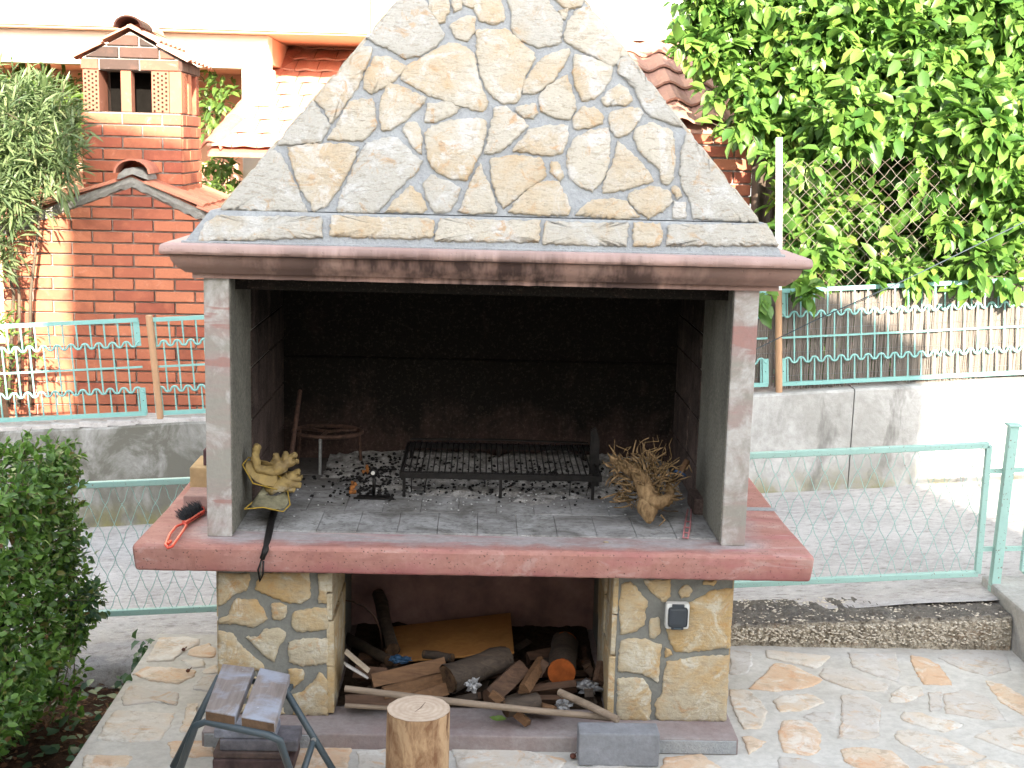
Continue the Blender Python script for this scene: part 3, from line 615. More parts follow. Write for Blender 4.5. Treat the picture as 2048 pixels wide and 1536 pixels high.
HS = [(A, [(740,-20),(880,-10),(930,70),(975,150),(1010,200),(975,255),(880,320),(800,335),(660,265),(540,205)]), (A, [(925,-20),(1030,-20),(1040,60),(1010,130),(985,135),(950,70)]), (A, [(1068,-10),(1112,-10),(1115,50),(1075,70)]),
 (A, [(1065,150),(1150,105),(1195,110),(1190,180),(1150,230),(1090,215)]), (A, [(1205,-20),(1330,-20),(1360,60),(1360,120),(1300,135),(1235,115),(1210,60)]), (A, [(1390,-20),(1590,-20),(1650,60),(1700,110),(1690,240),(1640,265),(1560,270),(1450,220),(1420,150),(1430,90)]),
 (A, [(1640,-20),(1860,-20),(1800,40),(1740,45)]), (A, [(1700,75),(1735,60),(1730,100),(1710,110)]), (Bc, [(200,60),(260,60),(330,150),(430,290),(410,300),(390,370),(350,385),(260,330),(170,280),(90,240),(110,150),(150,90)]),
 (A, [(1060,265),(1140,285),(1190,330),(1200,430),(1230,520),(1270,600),(1230,650),(1100,610),(960,560),(850,510),(780,465),(800,400),(900,350),(1000,285)]), (A, [(1215,190),(1390,185),(1430,230),(1530,320),(1540,350),(1490,430),(1460,560),(1440,590),(1370,595),(1320,570),(1280,520),(1240,430),(1220,300)]),
 (A, [(500,270),(600,300),(560,390),(500,510),(420,640),(360,720),(330,640),(290,590),(250,570),(400,400)]), (A, [(620,345),(690,350),(790,395),(770,430),(700,480),(600,540),(560,510),(570,440)]), (A, [(700,500),(750,515),(900,580),(880,620),(790,690),(720,745),(670,760),(650,700),(655,600)]),
 (A, [(480,605),(590,590),(605,650),(610,740),(540,815),(440,815),(345,810),(400,740),(440,660)]), (A, [(250,610),(330,720),(340,740),(290,830),(50,845),(200,630)]), (A, [(935,620),(1040,608),(1100,640),(1050,680),(960,710),(915,715)]), (A, [(800,735),(860,730),(875,800),(880,890),(840,850),(790,780)]),
 (A, [(960,750),(1060,720),(1200,710),(1255,715),(1250,790),(1220,890),(1180,980),(1140,1050),(1060,1040),(980,1000),(935,940),(925,850),(920,790)]), (A, [(1320,640),(1380,640),(1440,690),(1500,740),(1450,790),(1370,860),(1290,900),(1265,890),(1290,790),(1310,720)]),
 (A, [(1450,640),(1540,620),(1555,660),(1530,690),(1480,680)]), (A, [(1580,580),(1640,510),(1735,460),(1760,560),(1780,640),(1750,690),(1660,680),(1600,650)]), (A, [(1740,300),(1750,320),(1700,400),(1640,480),(1560,540),(1490,545),(1500,480),(1540,420),(1590,360),(1660,320)]),
 (A, [(1790,330),(1880,350),(1990,400),(1990,440),(1950,520),(1900,570),(1830,580),(1800,520),(1780,430)]), (A, [(1780,700),(1830,640),(1900,645),(1945,690),(1930,720),(1860,740),(1790,755)]), (A, [(1530,770),(1620,750),(1735,745),(1730,800),(1700,890),(1620,905),(1530,890),(1430,885)]),
 (A, [(1780,830),(1860,780),(1970,760),(1980,850),(1970,960),(1940,1050),(1880,1110),(1800,1070),(1755,1020),(1750,920)]), (A, [(1300,940),(1400,925),(1580,935),(1600,1010),(1600,1040),(1500,1100),(1420,1170),(1370,1210),(1340,1150),(1310,1050)]),
 (A, [(1650,960),(1690,970),(1710,1030),(1690,1050),(1650,1010)]), (A, [(1620,1070),(1680,1080),(1720,1160),(1750,1230),(1740,1255),(1600,1250),(1410,1245),(1440,1190),(1530,1110)]), (A, [(1230,970),(1250,1040),(1290,1130),(1320,1240),(1200,1245),(1110,1235),(1150,1160),(1190,1060)]),
 (A, [(950,1040),(1000,1060),(1100,1100),(1090,1160),(1040,1230),(970,1240),(930,1160),(910,1090)]), (A, [(820,1105),(870,1150),(910,1220),(880,1240),(680,1240),(740,1180)]), (A, [(570,850),(680,820),(740,820),(800,890),(880,950),(840,1020),(760,1080),(690,1160),(640,1220),(600,1240),(400,1235),(420,1150),(480,1030),(540,900)]),
 (A, [(115,870),(250,860),(400,855),(510,870),(480,940),(420,1050),(370,1140),(340,1190),(260,1235),(240,1180),(190,1100),(150,1000)]), (C1, [(1590,880),(1640,920),(1680,1000),(1740,1120),(1790,1235),(1280,1235),(1400,1090)]),
 (Bc, [(395,370),(470,320),(520,400),(580,500),(670,610),(780,740),(700,720),(600,680),(560,650),(540,600),(500,520),(410,440)]), (Bc, [(400,510),(440,530),(470,590),(440,610),(330,615),(310,590),(350,550)]), (Bc, [(350,680),(420,650),(500,645),(535,670),(500,720),(450,780),(400,800),(370,760)]),
 (Bc, [(520,760),(600,735),(700,780),(720,830),(720,950),(710,1050),(680,1075),(650,1050),(630,970),(560,920),(510,850),(500,790)]), (Bc, [(395,840),(440,880),(500,940),(560,1000),(590,1060),(480,1090),(400,1110),(310,1120),(340,1030),(380,950)]), (Bc, [(480,1130),(600,1105),(690,1130),(700,1180),(650,1230),(580,1270),(520,1230),(460,1160)]),
 (Bc, [(230,1190),(330,1175),(430,1180),(480,1240),(520,1270),(400,1275),(160,1260)]), (Bc, [(800,790),(900,870),(1000,980),(1130,1130),(1230,1270),(1240,1300),(1000,1280),(840,1270),(830,1190),(790,1100),(770,1030),(770,900)]), (Bc, [(720,1110),(745,1100),(765,1140),(740,1160)]), (Bc, [(730,1190),(780,1200),(785,1270),(725,1265)]), (Bc, [(410,300),(450,310),(440,335),(410,330)])]
pale_h = {0, 5, 14 + 1, 33, 35, 36, 43, 31}
lay(HF, [ring(B2)[0], ring(B2)[1], top[1], top[0]], HS, lambda k: MT['stone_pale'] if k in pale_h else MT['stone'], hood)
# upper stones outside the photograph and the two flanks, laid irregularly
def scatter_face(F, outline, parent, skip=None, d=.17):
    q = [((Vector(p) - F[0]).dot(F[1]), (Vector(p) - F[0]).dot(F[2])) for p in outline]; H = half(F, outline)
    xs = [p[0] for p in q]; ys = [p[1] for p in q]; pts = []
    j = 0; y = min(ys) + d * .5
    while y < max(ys) + d:
        x = min(xs) + (j % 2) * d * .5
        while x < max(xs) + d: pts.append((x + random.uniform(-.3, .3) * d, y + random.uniform(-.3, .3) * d)); x += d
        y += d * .86; j += 1
    for i, p in enumerate(pts):
        if skip and skip(p): continue
        poly = [(p[0] - d, p[1] - d), (p[0] + d, p[1] - d), (p[0] + d, p[1] + d), (p[0] - d, p[1] + d)]
        for r in pts:
            if r is p or math.dist(r, p) > 2.6 * d: continue
            nx, ny = r[0] - p[0], r[1] - p[1]; L = math.hypot(nx, ny); mx, my = (p[0] + r[0]) / 2, (p[1] + r[1]) / 2
            poly = clip(poly, nx / L, ny / L, (mx * nx + my * ny) / L - .011)
            if len(poly) < 3: break
        if len(poly) < 3: continue
        for c in H: poly = clip(poly, c[0], c[1], c[2] - .002)
        if len(poly) < 3 or abs(area2(poly)) < 6e-4: continue
        stone('stone', poly, F[0], F[1], F[2], F[3], .010, MT['stone'], parent, step=.02, jit=.0035, b=.0035, rise=.002)
r2 = ring(B2)
ytop = onface(HF, 980, -6)[1]
scatter_face(HF, [r2[0], r2[1], top[1], top[0]], hood, skip=lambda p: p[1] < ytop + .06)
FL = face_frame(r2[3], r2[0], tuple(AP), INS); scatter_face(FL, [r2[3], r2[0], top[0], top[3]], hood)
FR = face_frame(r2[1], r2[2], tuple(AP), INS); scatter_face(FR, [r2[1], r2[2], top[2], top[1]], hood)
BS = [(PX, [(437,434),(640,436),(640,476),(400,484),(415,450)]), (PX, [(668,434),(865,441),(860,475),(820,478),(665,473)]), (PX, [(885,440),(1075,444),(1073,485),(872,482)]), (PX, [(1095,446),(1252,449),(1248,492),(1090,488)]), (PX, [(1270,450),(1318,452),(1322,470),(1316,490),(1270,490)]), (PX, [(1342,452),(1526,452),(1555,492),(1338,492)])]
lay(BF, [ring(B0)[0], ring(B0)[1], ring(B1)[1], ring(B1)[0]], BS, lambda k: MT['stone_pale'] if k in (0, 3, 5) else MT['stone'], band)
m = MB(); m.tube([(B0['x0'] - .005, B0['y0'] - .004, 1.684), (B0['x1'] + .005, B0['y0'] - .004, 1.684)], .006, 6); m.build('mortar_fillet', MT['mortar'], band)

# ================================================================== FENCES
SL = math.atan(.0700)
def fence_panel(x0, x1, y, label, plates=(True, True)):
    r = empty('metal_fence', (0, 0, 0), 0, label, 'fence', 'teal scalloped metal fence panels on the retaining wall')
    zb = .618 + .069 * x0; ca, sa = math.cos(SL), math.sin(SL)
    def P(s, t, d=0.0): return Vector((x0 + s * ca - t * sa, y + d, zb + s * sa + t * ca))
    L = (x1 - x0) / ca; H = .525
    def bar(name, s0, t0, s1, t1, w0, w1, d=.007, mat='teal'):
        m = MB(); vs = []
        tx, tz = s1 - s0, t1 - t0; q = math.hypot(tx, tz); nx, nz = -tz / q, tx / q
        for (s, t, w) in ((s0, t0, w0), (s1, t1, w1)):
            for dd in (-d / 2, d / 2):
                for k in (-1, 1): vs.append(P(s + nx * w / 2 * k, t + nz * w / 2 * k, dd))
        m.add(vs, [(0, 1, 3, 2), (4, 6, 7, 5), (0, 4, 5, 1), (2, 3, 7, 6), (0, 2, 6, 4), (1, 5, 7, 3)]); return m.build(name, MT[mat], r)
    bar('rail', 0, H, L, H, .022, .022, .022); bar('rail', 0, 0, L, 0, .022, .022, .022); bar('rail', 0, H * .5, L, H * .5, .010, .010, .012)
    p = .0742; n = int(L / p); a1, a2 = H * .745, H * .255
    for base, ph in ((a1, 0), (a2, math.pi)):
        m = MB(); pts = []
        for k in range(n * 16 + 1):
            s = k * L / (n * 16); cw = math.cos(2 * math.pi * s / p * (n * p / L) + ph); pts.append(P(s, base + .0145 * math.copysign(abs(cw) ** .55, cw), 0))
        m.tube(pts, .0060, 6); m.build('wavy_strip', MT['teal'], r, True)
    pp = L / n
    for k in range(n):
        c = (k + .5) * pp; e = k * pp
        if 0 < k: bar('bar', e, a1 + .012, e, a2 - .012, .0075, .0075)
        bar('bar', c, H, c, a1 - .012, .009, .0055); bar('bar', c, 0, c, a2 + .012, .009, .0055)
    for f, s in ((plates[0], .012), (plates[1], L - .012)):
        if f:
            for ta, tb in ((a1 - .01, H), (0, a2 + .012)):
                ob = bar('end_plate', s, ta, s, tb, .034, .034, .005)
                m = MB(); m.tube([P(s, (ta + tb) / 2, -.004), P(s, (ta + tb) / 2, -.0015)], .003, 6); m.build('bolt', MT['iron'], ob)
    return r
fence_panel(-4.35, -1.845, 3.06, 'long teal scalloped fence panel left of the tan post, in front of the brick outbuilding', (False, True))
fence_panel(-1.79, -.08, 3.06, 'teal scalloped fence panel between the left tan post and the fireplace')
fence_panel(-.05, 1.625, 3.06, 'teal scalloped fence panel showing only as a stub between the fireplace and the right post')
fence_panel(1.70, 2.60, 3.06, 'teal scalloped fence panel over the reed screen, right beside the tall two-coloured post', (True, False))
fence_panel(2.585, 4.6, 3.075, 'rightmost teal scalloped fence panel, sunlit over the reed screen', (False, True))
# posts
def tube_obj(name, mat, parent, pts, r, n=12, smooth=True):
    m = MB(); m.tube(pts, r, n); o = m.build(name, MT[mat] if isinstance(mat, str) else mat, parent, smooth)
    if smooth: autosmooth(o, 50)
    return o
r = empty('fence_post', (0, 0, 0), 0, 'short tan round post leaning slightly left between two teal panels, left of the fireplace', 'fence post', 'posts of the lane fence')
a = onY(321, 838, 3.05); b = onY(298, 632, 3.05); tube_obj('shaft', 'tan_paint', r, [a, b], .0195); m = MB(); m.ball(b, .0195, sub=2, sc=(1, 1, .35)); m.build('cap', MT['tan_paint'], r, True)
r = empty('fence_post', (0, 0, 0), 0, 'tall post right of the fireplace, tan below and bare whitish metal above', 'fence post', 'posts of the lane fence')
a = onY(1558, 790, 3.05); c = onY(1557, 580, 3.05); b = onY(1558, 275, 3.05); d = (b - a).normalized()
tube_obj('shaft', 'tan_paint', r, [a, c], .0195); tube_obj('upper_shaft', 'white_paint', r, [c, b], .0185)
# reed screen behind the right panels
rs = empty('reed_screen', (0, 0, 0), 0, 'grey-brown reed screen fixed behind the teal fence panels at the right', 'reed screen')
m = MB(); x = 1.28
while x < 5.2:
    w = random.uniform(.0022, .0042); zb = wtop(x) + .008 + random.uniform(-.004, .02) + .012 * math.sin(x * 9); zt = 1.14 + .069 * x + random.uniform(-.035, .0)
    xb = x + random.uniform(-.004, .004); yy = 3.10 + random.uniform(-.004, .004); m.tube([(xb, yy, zb), ((x + xb) / 2 + random.uniform(-.003, .003), yy, (zb + zt) / 2), (x, yy, zt)], w, 4); x += w * 1.45
t = NT('dry_reed', .8, .3); n = t.noise(1, 5, .7, src=t.mapping((220, 220, 3))); c = t.mix(t.maprange(n, .3, .7), (.12, .103, .09), (.29, .25, .215)); c = t.mix(t.maprange(t.noise(1, 4, .7, src=t.mapping((90, 90, 1.5))), .55, .65, 0, .6), c, (.10, .08, .07)); t.color(c)
tag(m.build('reeds', t.m, rs), kind='stuff')
for k in range(4):
    tube_obj('binding_wire', 'galv', rs, [(x, 3.094, .66 + .069 * x + .13 * k + random.uniform(-.003, .003)) for x in [1.28 + .2 * q for q in range(20)]], .0012, 5)
# chain link above the fence on the right
cl = empty('chain_link_fence', (0, 0, 0), 0, 'rusty chain-link mesh among the citrus leaves, right of the tall post', 'chain-link fence')
m = MB(); p = .072
x0, x1, z0, z1 = 1.60, 5.2, 1.24, 2.02
n = int((x1 - x0 + (z1 - z0)) / p) + 2
for k in range(n):
    for sgn in (1, -1):
        s = x0 + k * p if sgn < 0 else x0 - (z1 - z0) + k * p
        pts = []
        zz = z0
        for q in range(24):
            z = z0 + (z1 - z0) * q / 23; x = s + sgn * (z - z0) if sgn > 0 else s - (z - z0)
            if x0 <= x <= x1: pts.append((x + .004 * math.sin(q * 2.1 + k), 3.13 + .006 * math.sin(q * 1.7 + k) + sgn * .0015 + .02 * math.sin(x * 3), z + .06 * (x - 2.5)))
        if len(pts) > 2: m.tube(pts, .0011, 4)
t = NT('rusted_wire', .7, .4); c = t.mix(t.maprange(t.noise(12, 5, .6), .4, .6), (.10, .065, .045), (.24, .21, .18)); t.color(c)
tag(m.build('wire_mesh', t.m, cl), kind='stuff'); tube_obj('tension_wire', t.m, cl, [(x0, 3.13, z0 + .06 * (x0 - 2.5) + .03), (x1, 3.13, z0 + .06 * (x1 - 2.5) + .03)], .002, 6)
# stay cable
o = tube_obj('stay_cable', 'dark_steel', None, [onY(1500, 704, 2.98), onY(1640, 636, 2.9), onY(1810, 560, 2.75), onY(2048, 444, 2.6), onY(2300, 320, 2.45)], .0028, 6); tag(o, 'thin grey steel cable running slantwise up to the right in front of the fence', 'cable')
# mesh railing of the lane
GY = 1.25
def mesh_panel(x0, x1, label, ends=(True, True)):
    r = empty('mesh_railing', (0, 0, 0), 0, label, 'railing', 'pale green diamond-mesh railing panels')
    def zb(x): return .092 + .066 * x
    def zt(x): return .664 + .0658 * x
    w = .013
    def beam(name, xa, za, xb, zbb):
        m = MB(); d = Vector((xb - xa, 0, zbb - za)).normalized(); nn = Vector((-d.z, 0, d.x)) * w; vs = []
        for (x, z) in ((xa, za), (xb, zbb)):
            for yy in (-w, w):
                for k in (-1, 1): vs.append(Vector((x, GY + yy, z)) + nn * k)
        m.add(vs, [(0, 1, 3, 2), (4, 6, 7, 5), (0, 4, 5, 1), (2, 3, 7, 6), (0, 2, 6, 4), (1, 5, 7, 3)]); return bevel(m.build(name, MT['teal_pale'], r), .003)
    beam('rail', x0, zt(x0), x1, zt(x1)); beam('rail', x0, zb(x0), x1, zb(x1))
    for f, x in zip(ends, (x0, x1)):
        if f: beam('stile', x, zb(x), x, zt(x))
    p = .0705; hgt = zt(0) - zb(0); run = hgt * .44
    k = 0; x = x0 - run + .02
    while x < x1 + run:
        for sg in (1, -1):
            a = [x, 0.0]; b = [x + sg * run, 1.0]
            def cut(a, b):
                t0, t1 = 0.0, 1.0; dx = b[0] - a[0]
                for lim, s in ((x0 + .012, 1), (x1 - .012, -1)):
                    ta = (lim - a[0]) / dx
                    if (dx > 0) == (s > 0): t0 = max(t0, ta)
                    else: t1 = min(t1, ta)
                return t0, t1
            t0, t1 = cut(a, b)
            if t1 - t0 > .04:
                pts = []
                for q in range(17):
                    t_ = t0 + (t1 - t0) * q / 16; xx = a[0] + (b[0] - a[0]) * t_; zz = zb(xx) + (zt(xx) - zb(xx)) * t_
                    pts.append((xx + .0035 * math.sin(t_ * 6 * 2 * math.pi) * sg, GY + sg * .0016, zz))
                m = MB(); m.tube(pts, .00155, 4); m.build('wire', MT['teal_pale'], r)
        x += p
    return r
mesh_panel(-2.75, -.935, 'left length of pale green diamond-mesh railing, between the hedge and the fireplace'); gt = mesh_panel(.945, 2.185, 'right length of pale green diamond-mesh railing ending in a square corner beside the post')
mesh_panel(2.385, 4.4, 'pale green mesh railing beyond the square post, cut off by the right edge')
# square post with cap
r = empty('railing_post', (0, 0, 0), 0, 'pale green square post with a flat cap on the kerb at the right', 'post')
pz = .10
a = onY(1985, 1198, 1.24); b = onY(2027, 852, 1.24); dx = b - a
m = MB(); vs = []
for q in (a, b):
    for yy in (-.020, .020):
        for k in (-1, 1): vs.append(q + Vector((k * .020, yy, 0)))
m.add(vs, [(0, 1, 3, 2), (4, 6, 7, 5), (0, 4, 5, 1), (2, 3, 7, 6), (0, 2, 6, 4), (1, 5, 7, 3)]); bevel(m.build('shaft', MT['teal_pale'], r), .003)
m = MB(); m.box(b.x - .028, b.x + .028, 1.212, 1.268, b.z, b.z + .010, b=.002); m.build('cap', MT['teal_pale'], r)
for (v0, v1) in ((943, 938), (1098, 1096)):
    p0 = onY(1952 if v0 > 1000 else 1970, v0, 1.25); p1 = onY(2075, v1, 1.25); m = MB(); vs = []
    for q in (p0, p1):
        for yy in (-.006, .006):
            for k in (-1, 1): vs.append(q + Vector((0, yy, k * .010)))
    m.add(vs, [(0, 1, 3, 2), (4, 6, 7, 5), (0, 4, 5, 1), (2, 3, 7, 6), (0, 2, 6, 4), (1, 5, 7, 3)]); m.build('bracket', MT['teal_pale'], r)

# ================================================================== BUILDINGS
def clip_rect(x0, x1, z0, z1, halves):
    p = [(x0, z0), (x1, z0), (x1, z1), (x0, z1)]
    for h in halves:
        p = clip(p, *h)
        if len(p) < 3: return None
    return p
def brickwork(parent, O, ex, en, halves, x0, x1, z0, z1, mat, bl=.25, bh=.065, j=.012, depth=.02, off=0.0, holes=(), matf=None):
    """bricks of a wall face standing proud of the mortar body; cut where the outline cuts them"""
    O, ex, en = Vector(O), Vector(ex), Vector(en); ez = Vector((0, 0, 1)); row = 0; z = z0; cache = {}
    while z < z1 - .01:
        s = x0 - ((row % 2) * .5) * (bl + j) - off
        while s < x1:
            a, b = max(s, x0), min(s + bl, x1); zt = min(z + bh, z1)
            if b - a > .02 and not any(hx0 < (a + b) / 2 < hx1 and hz0 < (z + zt) / 2 < hz1 for hx0, hx1, hz0, hz1 in holes):
                p = clip_rect(a, b, z, zt, halves)
                if p and abs(area2(p)) > 5e-4:
                    c = (sum(q[0] for q in p) / len(p), sum(q[1] for q in p) / len(p)); key = tuple((round(q[0] - c[0], 4), round(q[1] - c[1], 4)) for q in p)
                    if key not in cache:
                        n = len(key); bb = .003; vs = [ex * q[0] + ez * q[1] - en * .002 for q in key] + [ex * q[0] + ez * q[1] + en * (depth - bb) for q in key] + [ex * (q[0] - bb * (1 if q[0] > 0 else -1)) + ez * (q[1] - bb * (1 if q[1] > 0 else -1)) + en * depth for q in key]
                        fs = [(k * n + i, k * n + (i + 1) % n, (k + 1) * n + (i + 1) % n, (k + 1) * n + i) for k in range(2) for i in range(n)] + [tuple(range(2 * n, 3 * n))]
                        me = bpy.data.meshes.new('brick'); me.from_pydata([tuple(v) for v in vs], [], fs); me.materials.append(mat); cache[key] = me
                    me = cache[key]; mm = matf(c) if matf else None
                    if mm is not None: me = me.copy(); me.materials[0] = mm
                    o = bpy.data.objects.new('brick', me); o.location = O + ex * c[0] + ez * c[1] + en * random.uniform(-.003, .002); o.rotation_euler = (0, random.uniform(-.004, .004), 0); link(o, parent)
            s += bl + j
        z += bh + j; row += 1
# --- brick outbuilding with its chimney (left)
TH = R_(2.5); ex = Vector((math.cos(TH), math.sin(TH), 0)); en = Vector((math.sin(TH), -math.cos(TH), 0)); ey = -en
BO = Vector((-2.264, 4.50, 0))
def bl(s, d, z): return BO + ex * s + ey * d + Vector((0, 0, z))
def bpx(u, v, d=0.0):
    p = on(u, v, en, BO + ey * d); return ((p - BO).dot(ex), p.z)
OB = empty('brick_outbuilding', (0, 0, 0), 0, 'small red brick outbuilding with tiled gable and brick chimney, left behind the fence', 'outbuilding')
sA, zA = bpx(262, 357); sL, zL = bpx(60, 432); sR, zR = bpx(430, 437); s0, _ = bpx(12, 700); s1 = sA + (sA - s0) * 1.0
kL = (zA - zL) / (sA - sL); kR = (zR - zA) / (sR - sA)
def roofz(s): return zA + (kL * (s - sA) if s < sA else kR * (s - sA))
dep = 1.5
vs = []; outl = [(s0, -.5), (s1, -.5), (s1, roofz(s1)), (sA, zA), (s0, roofz(s0))]
for d in (.02, dep): vs += [bl(s, d, z) for s, z in outl]
m = MB(); m.add(vs, [(4, 3, 2, 1, 0), (5, 6, 7, 8, 9)] + [(i, (i + 1) % 5, 5 + (i + 1) % 5, 5 + i) for i in range(5)]); wl_ = m.build('wall', MT['brick_mortar'], OB)
hv = []
for (a, b) in (((s1, roofz(s1)), (sA, zA)), ((sA, zA), (s0, roofz(s0)))):
    dx, dz = b[0] - a[0], b[1] - a[1]; L = math.hypot(dx, dz); n = (dz / L, -dx / L); hv.append((n[0], n[1], n[0] * a[0] + n[1] * a[1] - .055))
brickwork(wl_, bl(0, .012, 0), ex, en, hv, s0, s1, .02 - .077 * 4, zA, MT['brick'], off=.07)
# right return of the wall
brickwork(wl_, bl(s1 - .008, 0, 0), ey, ex, [], .02, dep, .02, roofz(s1) - .03, MT['brick'])
# pale mortar bed under the rake tiles
for (sa, za, sb, zb_) in ((s0 - .05, roofz(s0 - .05), sA, zA), (sA, zA, s1 + .05, roofz(s1 + .05))):
    m = MB(); n = 26; vs = []; fs = []
    for i in range(n + 1):
        f = i / n; s = sa + (sb - sa) * f; z = za + (zb_ - za) * f; lo = -.052 + random.uniform(-.012, .012)
        for (d, zz) in ((-.006 + random.uniform(-.008, .004), lo), (-.02 + random.uniform(-.01, .006), lo * .4), (-.01, .012), (.03, .012), (.03, lo)): vs.append(bl(s, d, z + zz))
    for i in range(n):
        for k in range(5): a = i * 5 + k; b = i * 5 + (k + 1) % 5; fs.append((a, a + 5, b + 5, b))
    m.add(vs, fs); m.build('rake_mortar', MT['pale_mortar'], wl_)
m = MB(); nn_ = 22; vs = []; fs = []
for d, rr_ in ((-.045, .080), (-.035, .088), (.2, .092)):
    for i in range(nn_):
        a = math.pi * i / (nn_ - 1); r_ = rr_ * (1 + .10 * mnoise.noise(Vector((math.cos(a) * 3, math.sin(a) * 3, d * 9)))); vs.append(bl(sA + .02 + r_ * math.cos(a) * 1.15, d + random.uniform(-.004, .004), zA - .005 + r_ * .86 * math.sin(a)))
for k in range(2):
    for i in range(nn_ - 1): fs.append((k * nn_ + i, k * nn_ + i + 1, (k + 1) * nn_ + i + 1, (k + 1) * nn_ + i))
c0 = len(vs); vs.append(bl(sA + .02, -.052, zA + .03)); fs += [(i, c0, i + 1) for i in range(nn_ - 1)]
m.add(vs, fs); m.build('ridge_mortar', MT['pale_mortar'], wl_)
rf = MB(); rf.add([bl(s0 - .05, .0, roofz(s0 - .05) + .012), bl(sA, .0, zA + .012), bl(s1 + .05, .0, roofz(s1 + .05) + .012), bl(s0 - .05, dep, roofz(s0 - .05) + .012), bl(sA, dep, zA + .012), bl(s1 + .05, dep, roofz(s1 + .05) + .012),
  bl(s0 - .05, .0, roofz(s0 - .05) + .02), bl(sA, .0, zA + .02), bl(s1 + .05, .0, roofz(s1 + .05) + .02), bl(s0 - .05, dep, roofz(s0 - .05) + .02), bl(sA, dep, zA + .02), bl(s1 + .05, dep, roofz(s1 + .05) + .02)],
  [(0, 1, 4, 3), (1, 2, 5, 4), (6, 9, 10, 7), (7, 10, 11, 8), (0, 6, 7, 1), (1, 7, 8, 2), (3, 4, 10, 9), (4, 5, 11, 10), (0, 3, 9, 6), (2, 8, 11, 5)]); rfo = rf.build('roof', MT['tile'], OB)
def rtile(parent, p0, u, v, w, L, mat, lift=.02, thick=.014, wav=.012, name='roof_tile'):
    """curved tile: p0 low corner, u across, v up the slope"""
    u, v = Vector(u).normalized(), Vector(v).normalized(); nn = u.cross(v).normalized()
    if nn.z < 0: nn = -nn
    vs = []; fs = []; n = 7
    for (t_, h) in ((0, lift), (1, 0)):
        for i in range(n):
            f = i / (n - 1); hh = h + wav * (.5 - .5 * math.cos(2 * math.pi * f * 1.0)) ; q = p0 + u * (w * f) + v * (L * t_) + nn * hh
            vs.append(q); vs.append(q - nn * thick)
    for i in range(n - 1):
        a = 2 * i; b = a + 2; c = 2 * n + a; d = c + 2
        fs += [(a, b, d, c), (a + 1, c + 1, d + 1, b + 1), (a, a + 1, b + 1, b), (c, d, d + 1, c + 1)]
    fs += [(0, 2 * n, 2 * n + 1, 1), (2 * n - 2, 2 * n - 1, 4 * n - 1, 4 * n - 2)]
    return mesh(name, vs, fs, mat, parent, False)
for side in (-1, 1):
    for k in range(4):
        sa = sA + side * (.06 + k * .33); sb = sa + side * .40
        v = (bl(sa, 0, roofz(sa)) - bl(sb, 0, roofz(sb)))
        for q in range(6):
            p0 = bl(sb, -.05 + q * .235, roofz(sb) + .030 + .006 * (k % 2)); rtile(rfo, p0 + Vector((0, 0, random.uniform(-.004, .004))), ey, v, .235, .40, MT['tile'], lift=.026, thick=.016, wav=.010)
def ridge_cap(parent, c0, axis, up, L, r, mat, side):
    m = MB(); vs = []; n = 10; axis, up = Vector(axis), Vector(up); sd_ = axis.cross(up).normalized()
    for (t_, rr) in ((0, r * 1.12), (1, r)):
        for th_ in (0, -.014):
            for i in range(n): a = math.pi * i / (n - 1); vs.append(Vector(c0) + axis * (L * t_) + sd_ * ((rr + th_) * math.cos(a)) + up * ((rr + th_) * .8 * math.sin(a)))
    fs = []
    for i in range(n - 1): fs += [(i, i + 1, 2 * n + i + 1, 2 * n + i), (n + i, 3 * n + i, 3 * n + i + 1, n + i + 1), (i, n + i, n + i + 1, i + 1), (2 * n + i, 2 * n + i + 1, 3 * n + i + 1, 3 * n + i)]
    fs += [(0, 2 * n, 3 * n, n), (n - 1, 2 * n - 1, 4 * n - 1, 3 * n - 1)]; m.add(vs, fs); return m.build('ridge_tile', mat, parent)
for q in range(1): ridge_cap(rfo, bl(sA + .02, -.07, zA + .035), ey, Vector((0, 0, 1)), .42, .105, MT['tile'], 1)
# chimney
cd0 = .30
cs0, _ = bpx(166, 250, cd0); cs1, _ = bpx(363, 250, cd0); CW = cs1 - cs0; CD = CW * 1.12
_, z_sill = bpx(262, 224, cd0); _, z_lint = bpx(262, 141, cd0); _, z_eave = bpx(262, 117, cd0)
CH = empty('x'); bpy.data.objects.remove(CH)
zb0 = 1.2
m = MB(); m.add([bl(s, d, z) for z in (zb0, z_sill - .004) for s, d in ((cs0 + .008, cd0 + .008), (cs1 - .008, cd0 + .008), (cs1 - .008, cd0 + CD - .008), (cs0 + .008, cd0 + CD - .008))], [(0, 3, 2, 1), (4, 5, 6, 7), (0, 1, 5, 4), (1, 2, 6, 5), (2, 3, 7, 6), (3, 0, 4, 7)]); chm = m.build('chimney', MT['pale_mortar'], OB)
nrow = 13; rz = (z_sill - zb0) / nrow; jz = .012
def courses(O, e, n, w, off, z0, z1, mat=MT['brick']): brickwork(chm, O, e, n, [], 0, w, z0, z1, mat, off=off, bh=.0665, j=.0115)
za = z_sill - .078 * 12
courses(bl(cs0, cd0 + .008, 0), ex, en, CW, .13, za, z_sill - .006); courses(bl(cs1 - .008, cd0, 0), ey, ex, CD, .0, za, z_sill - .006)
courses(bl(cs0 + .008, cd0, 0), ey, -ex, CD, .05, za, z_sill - .006)
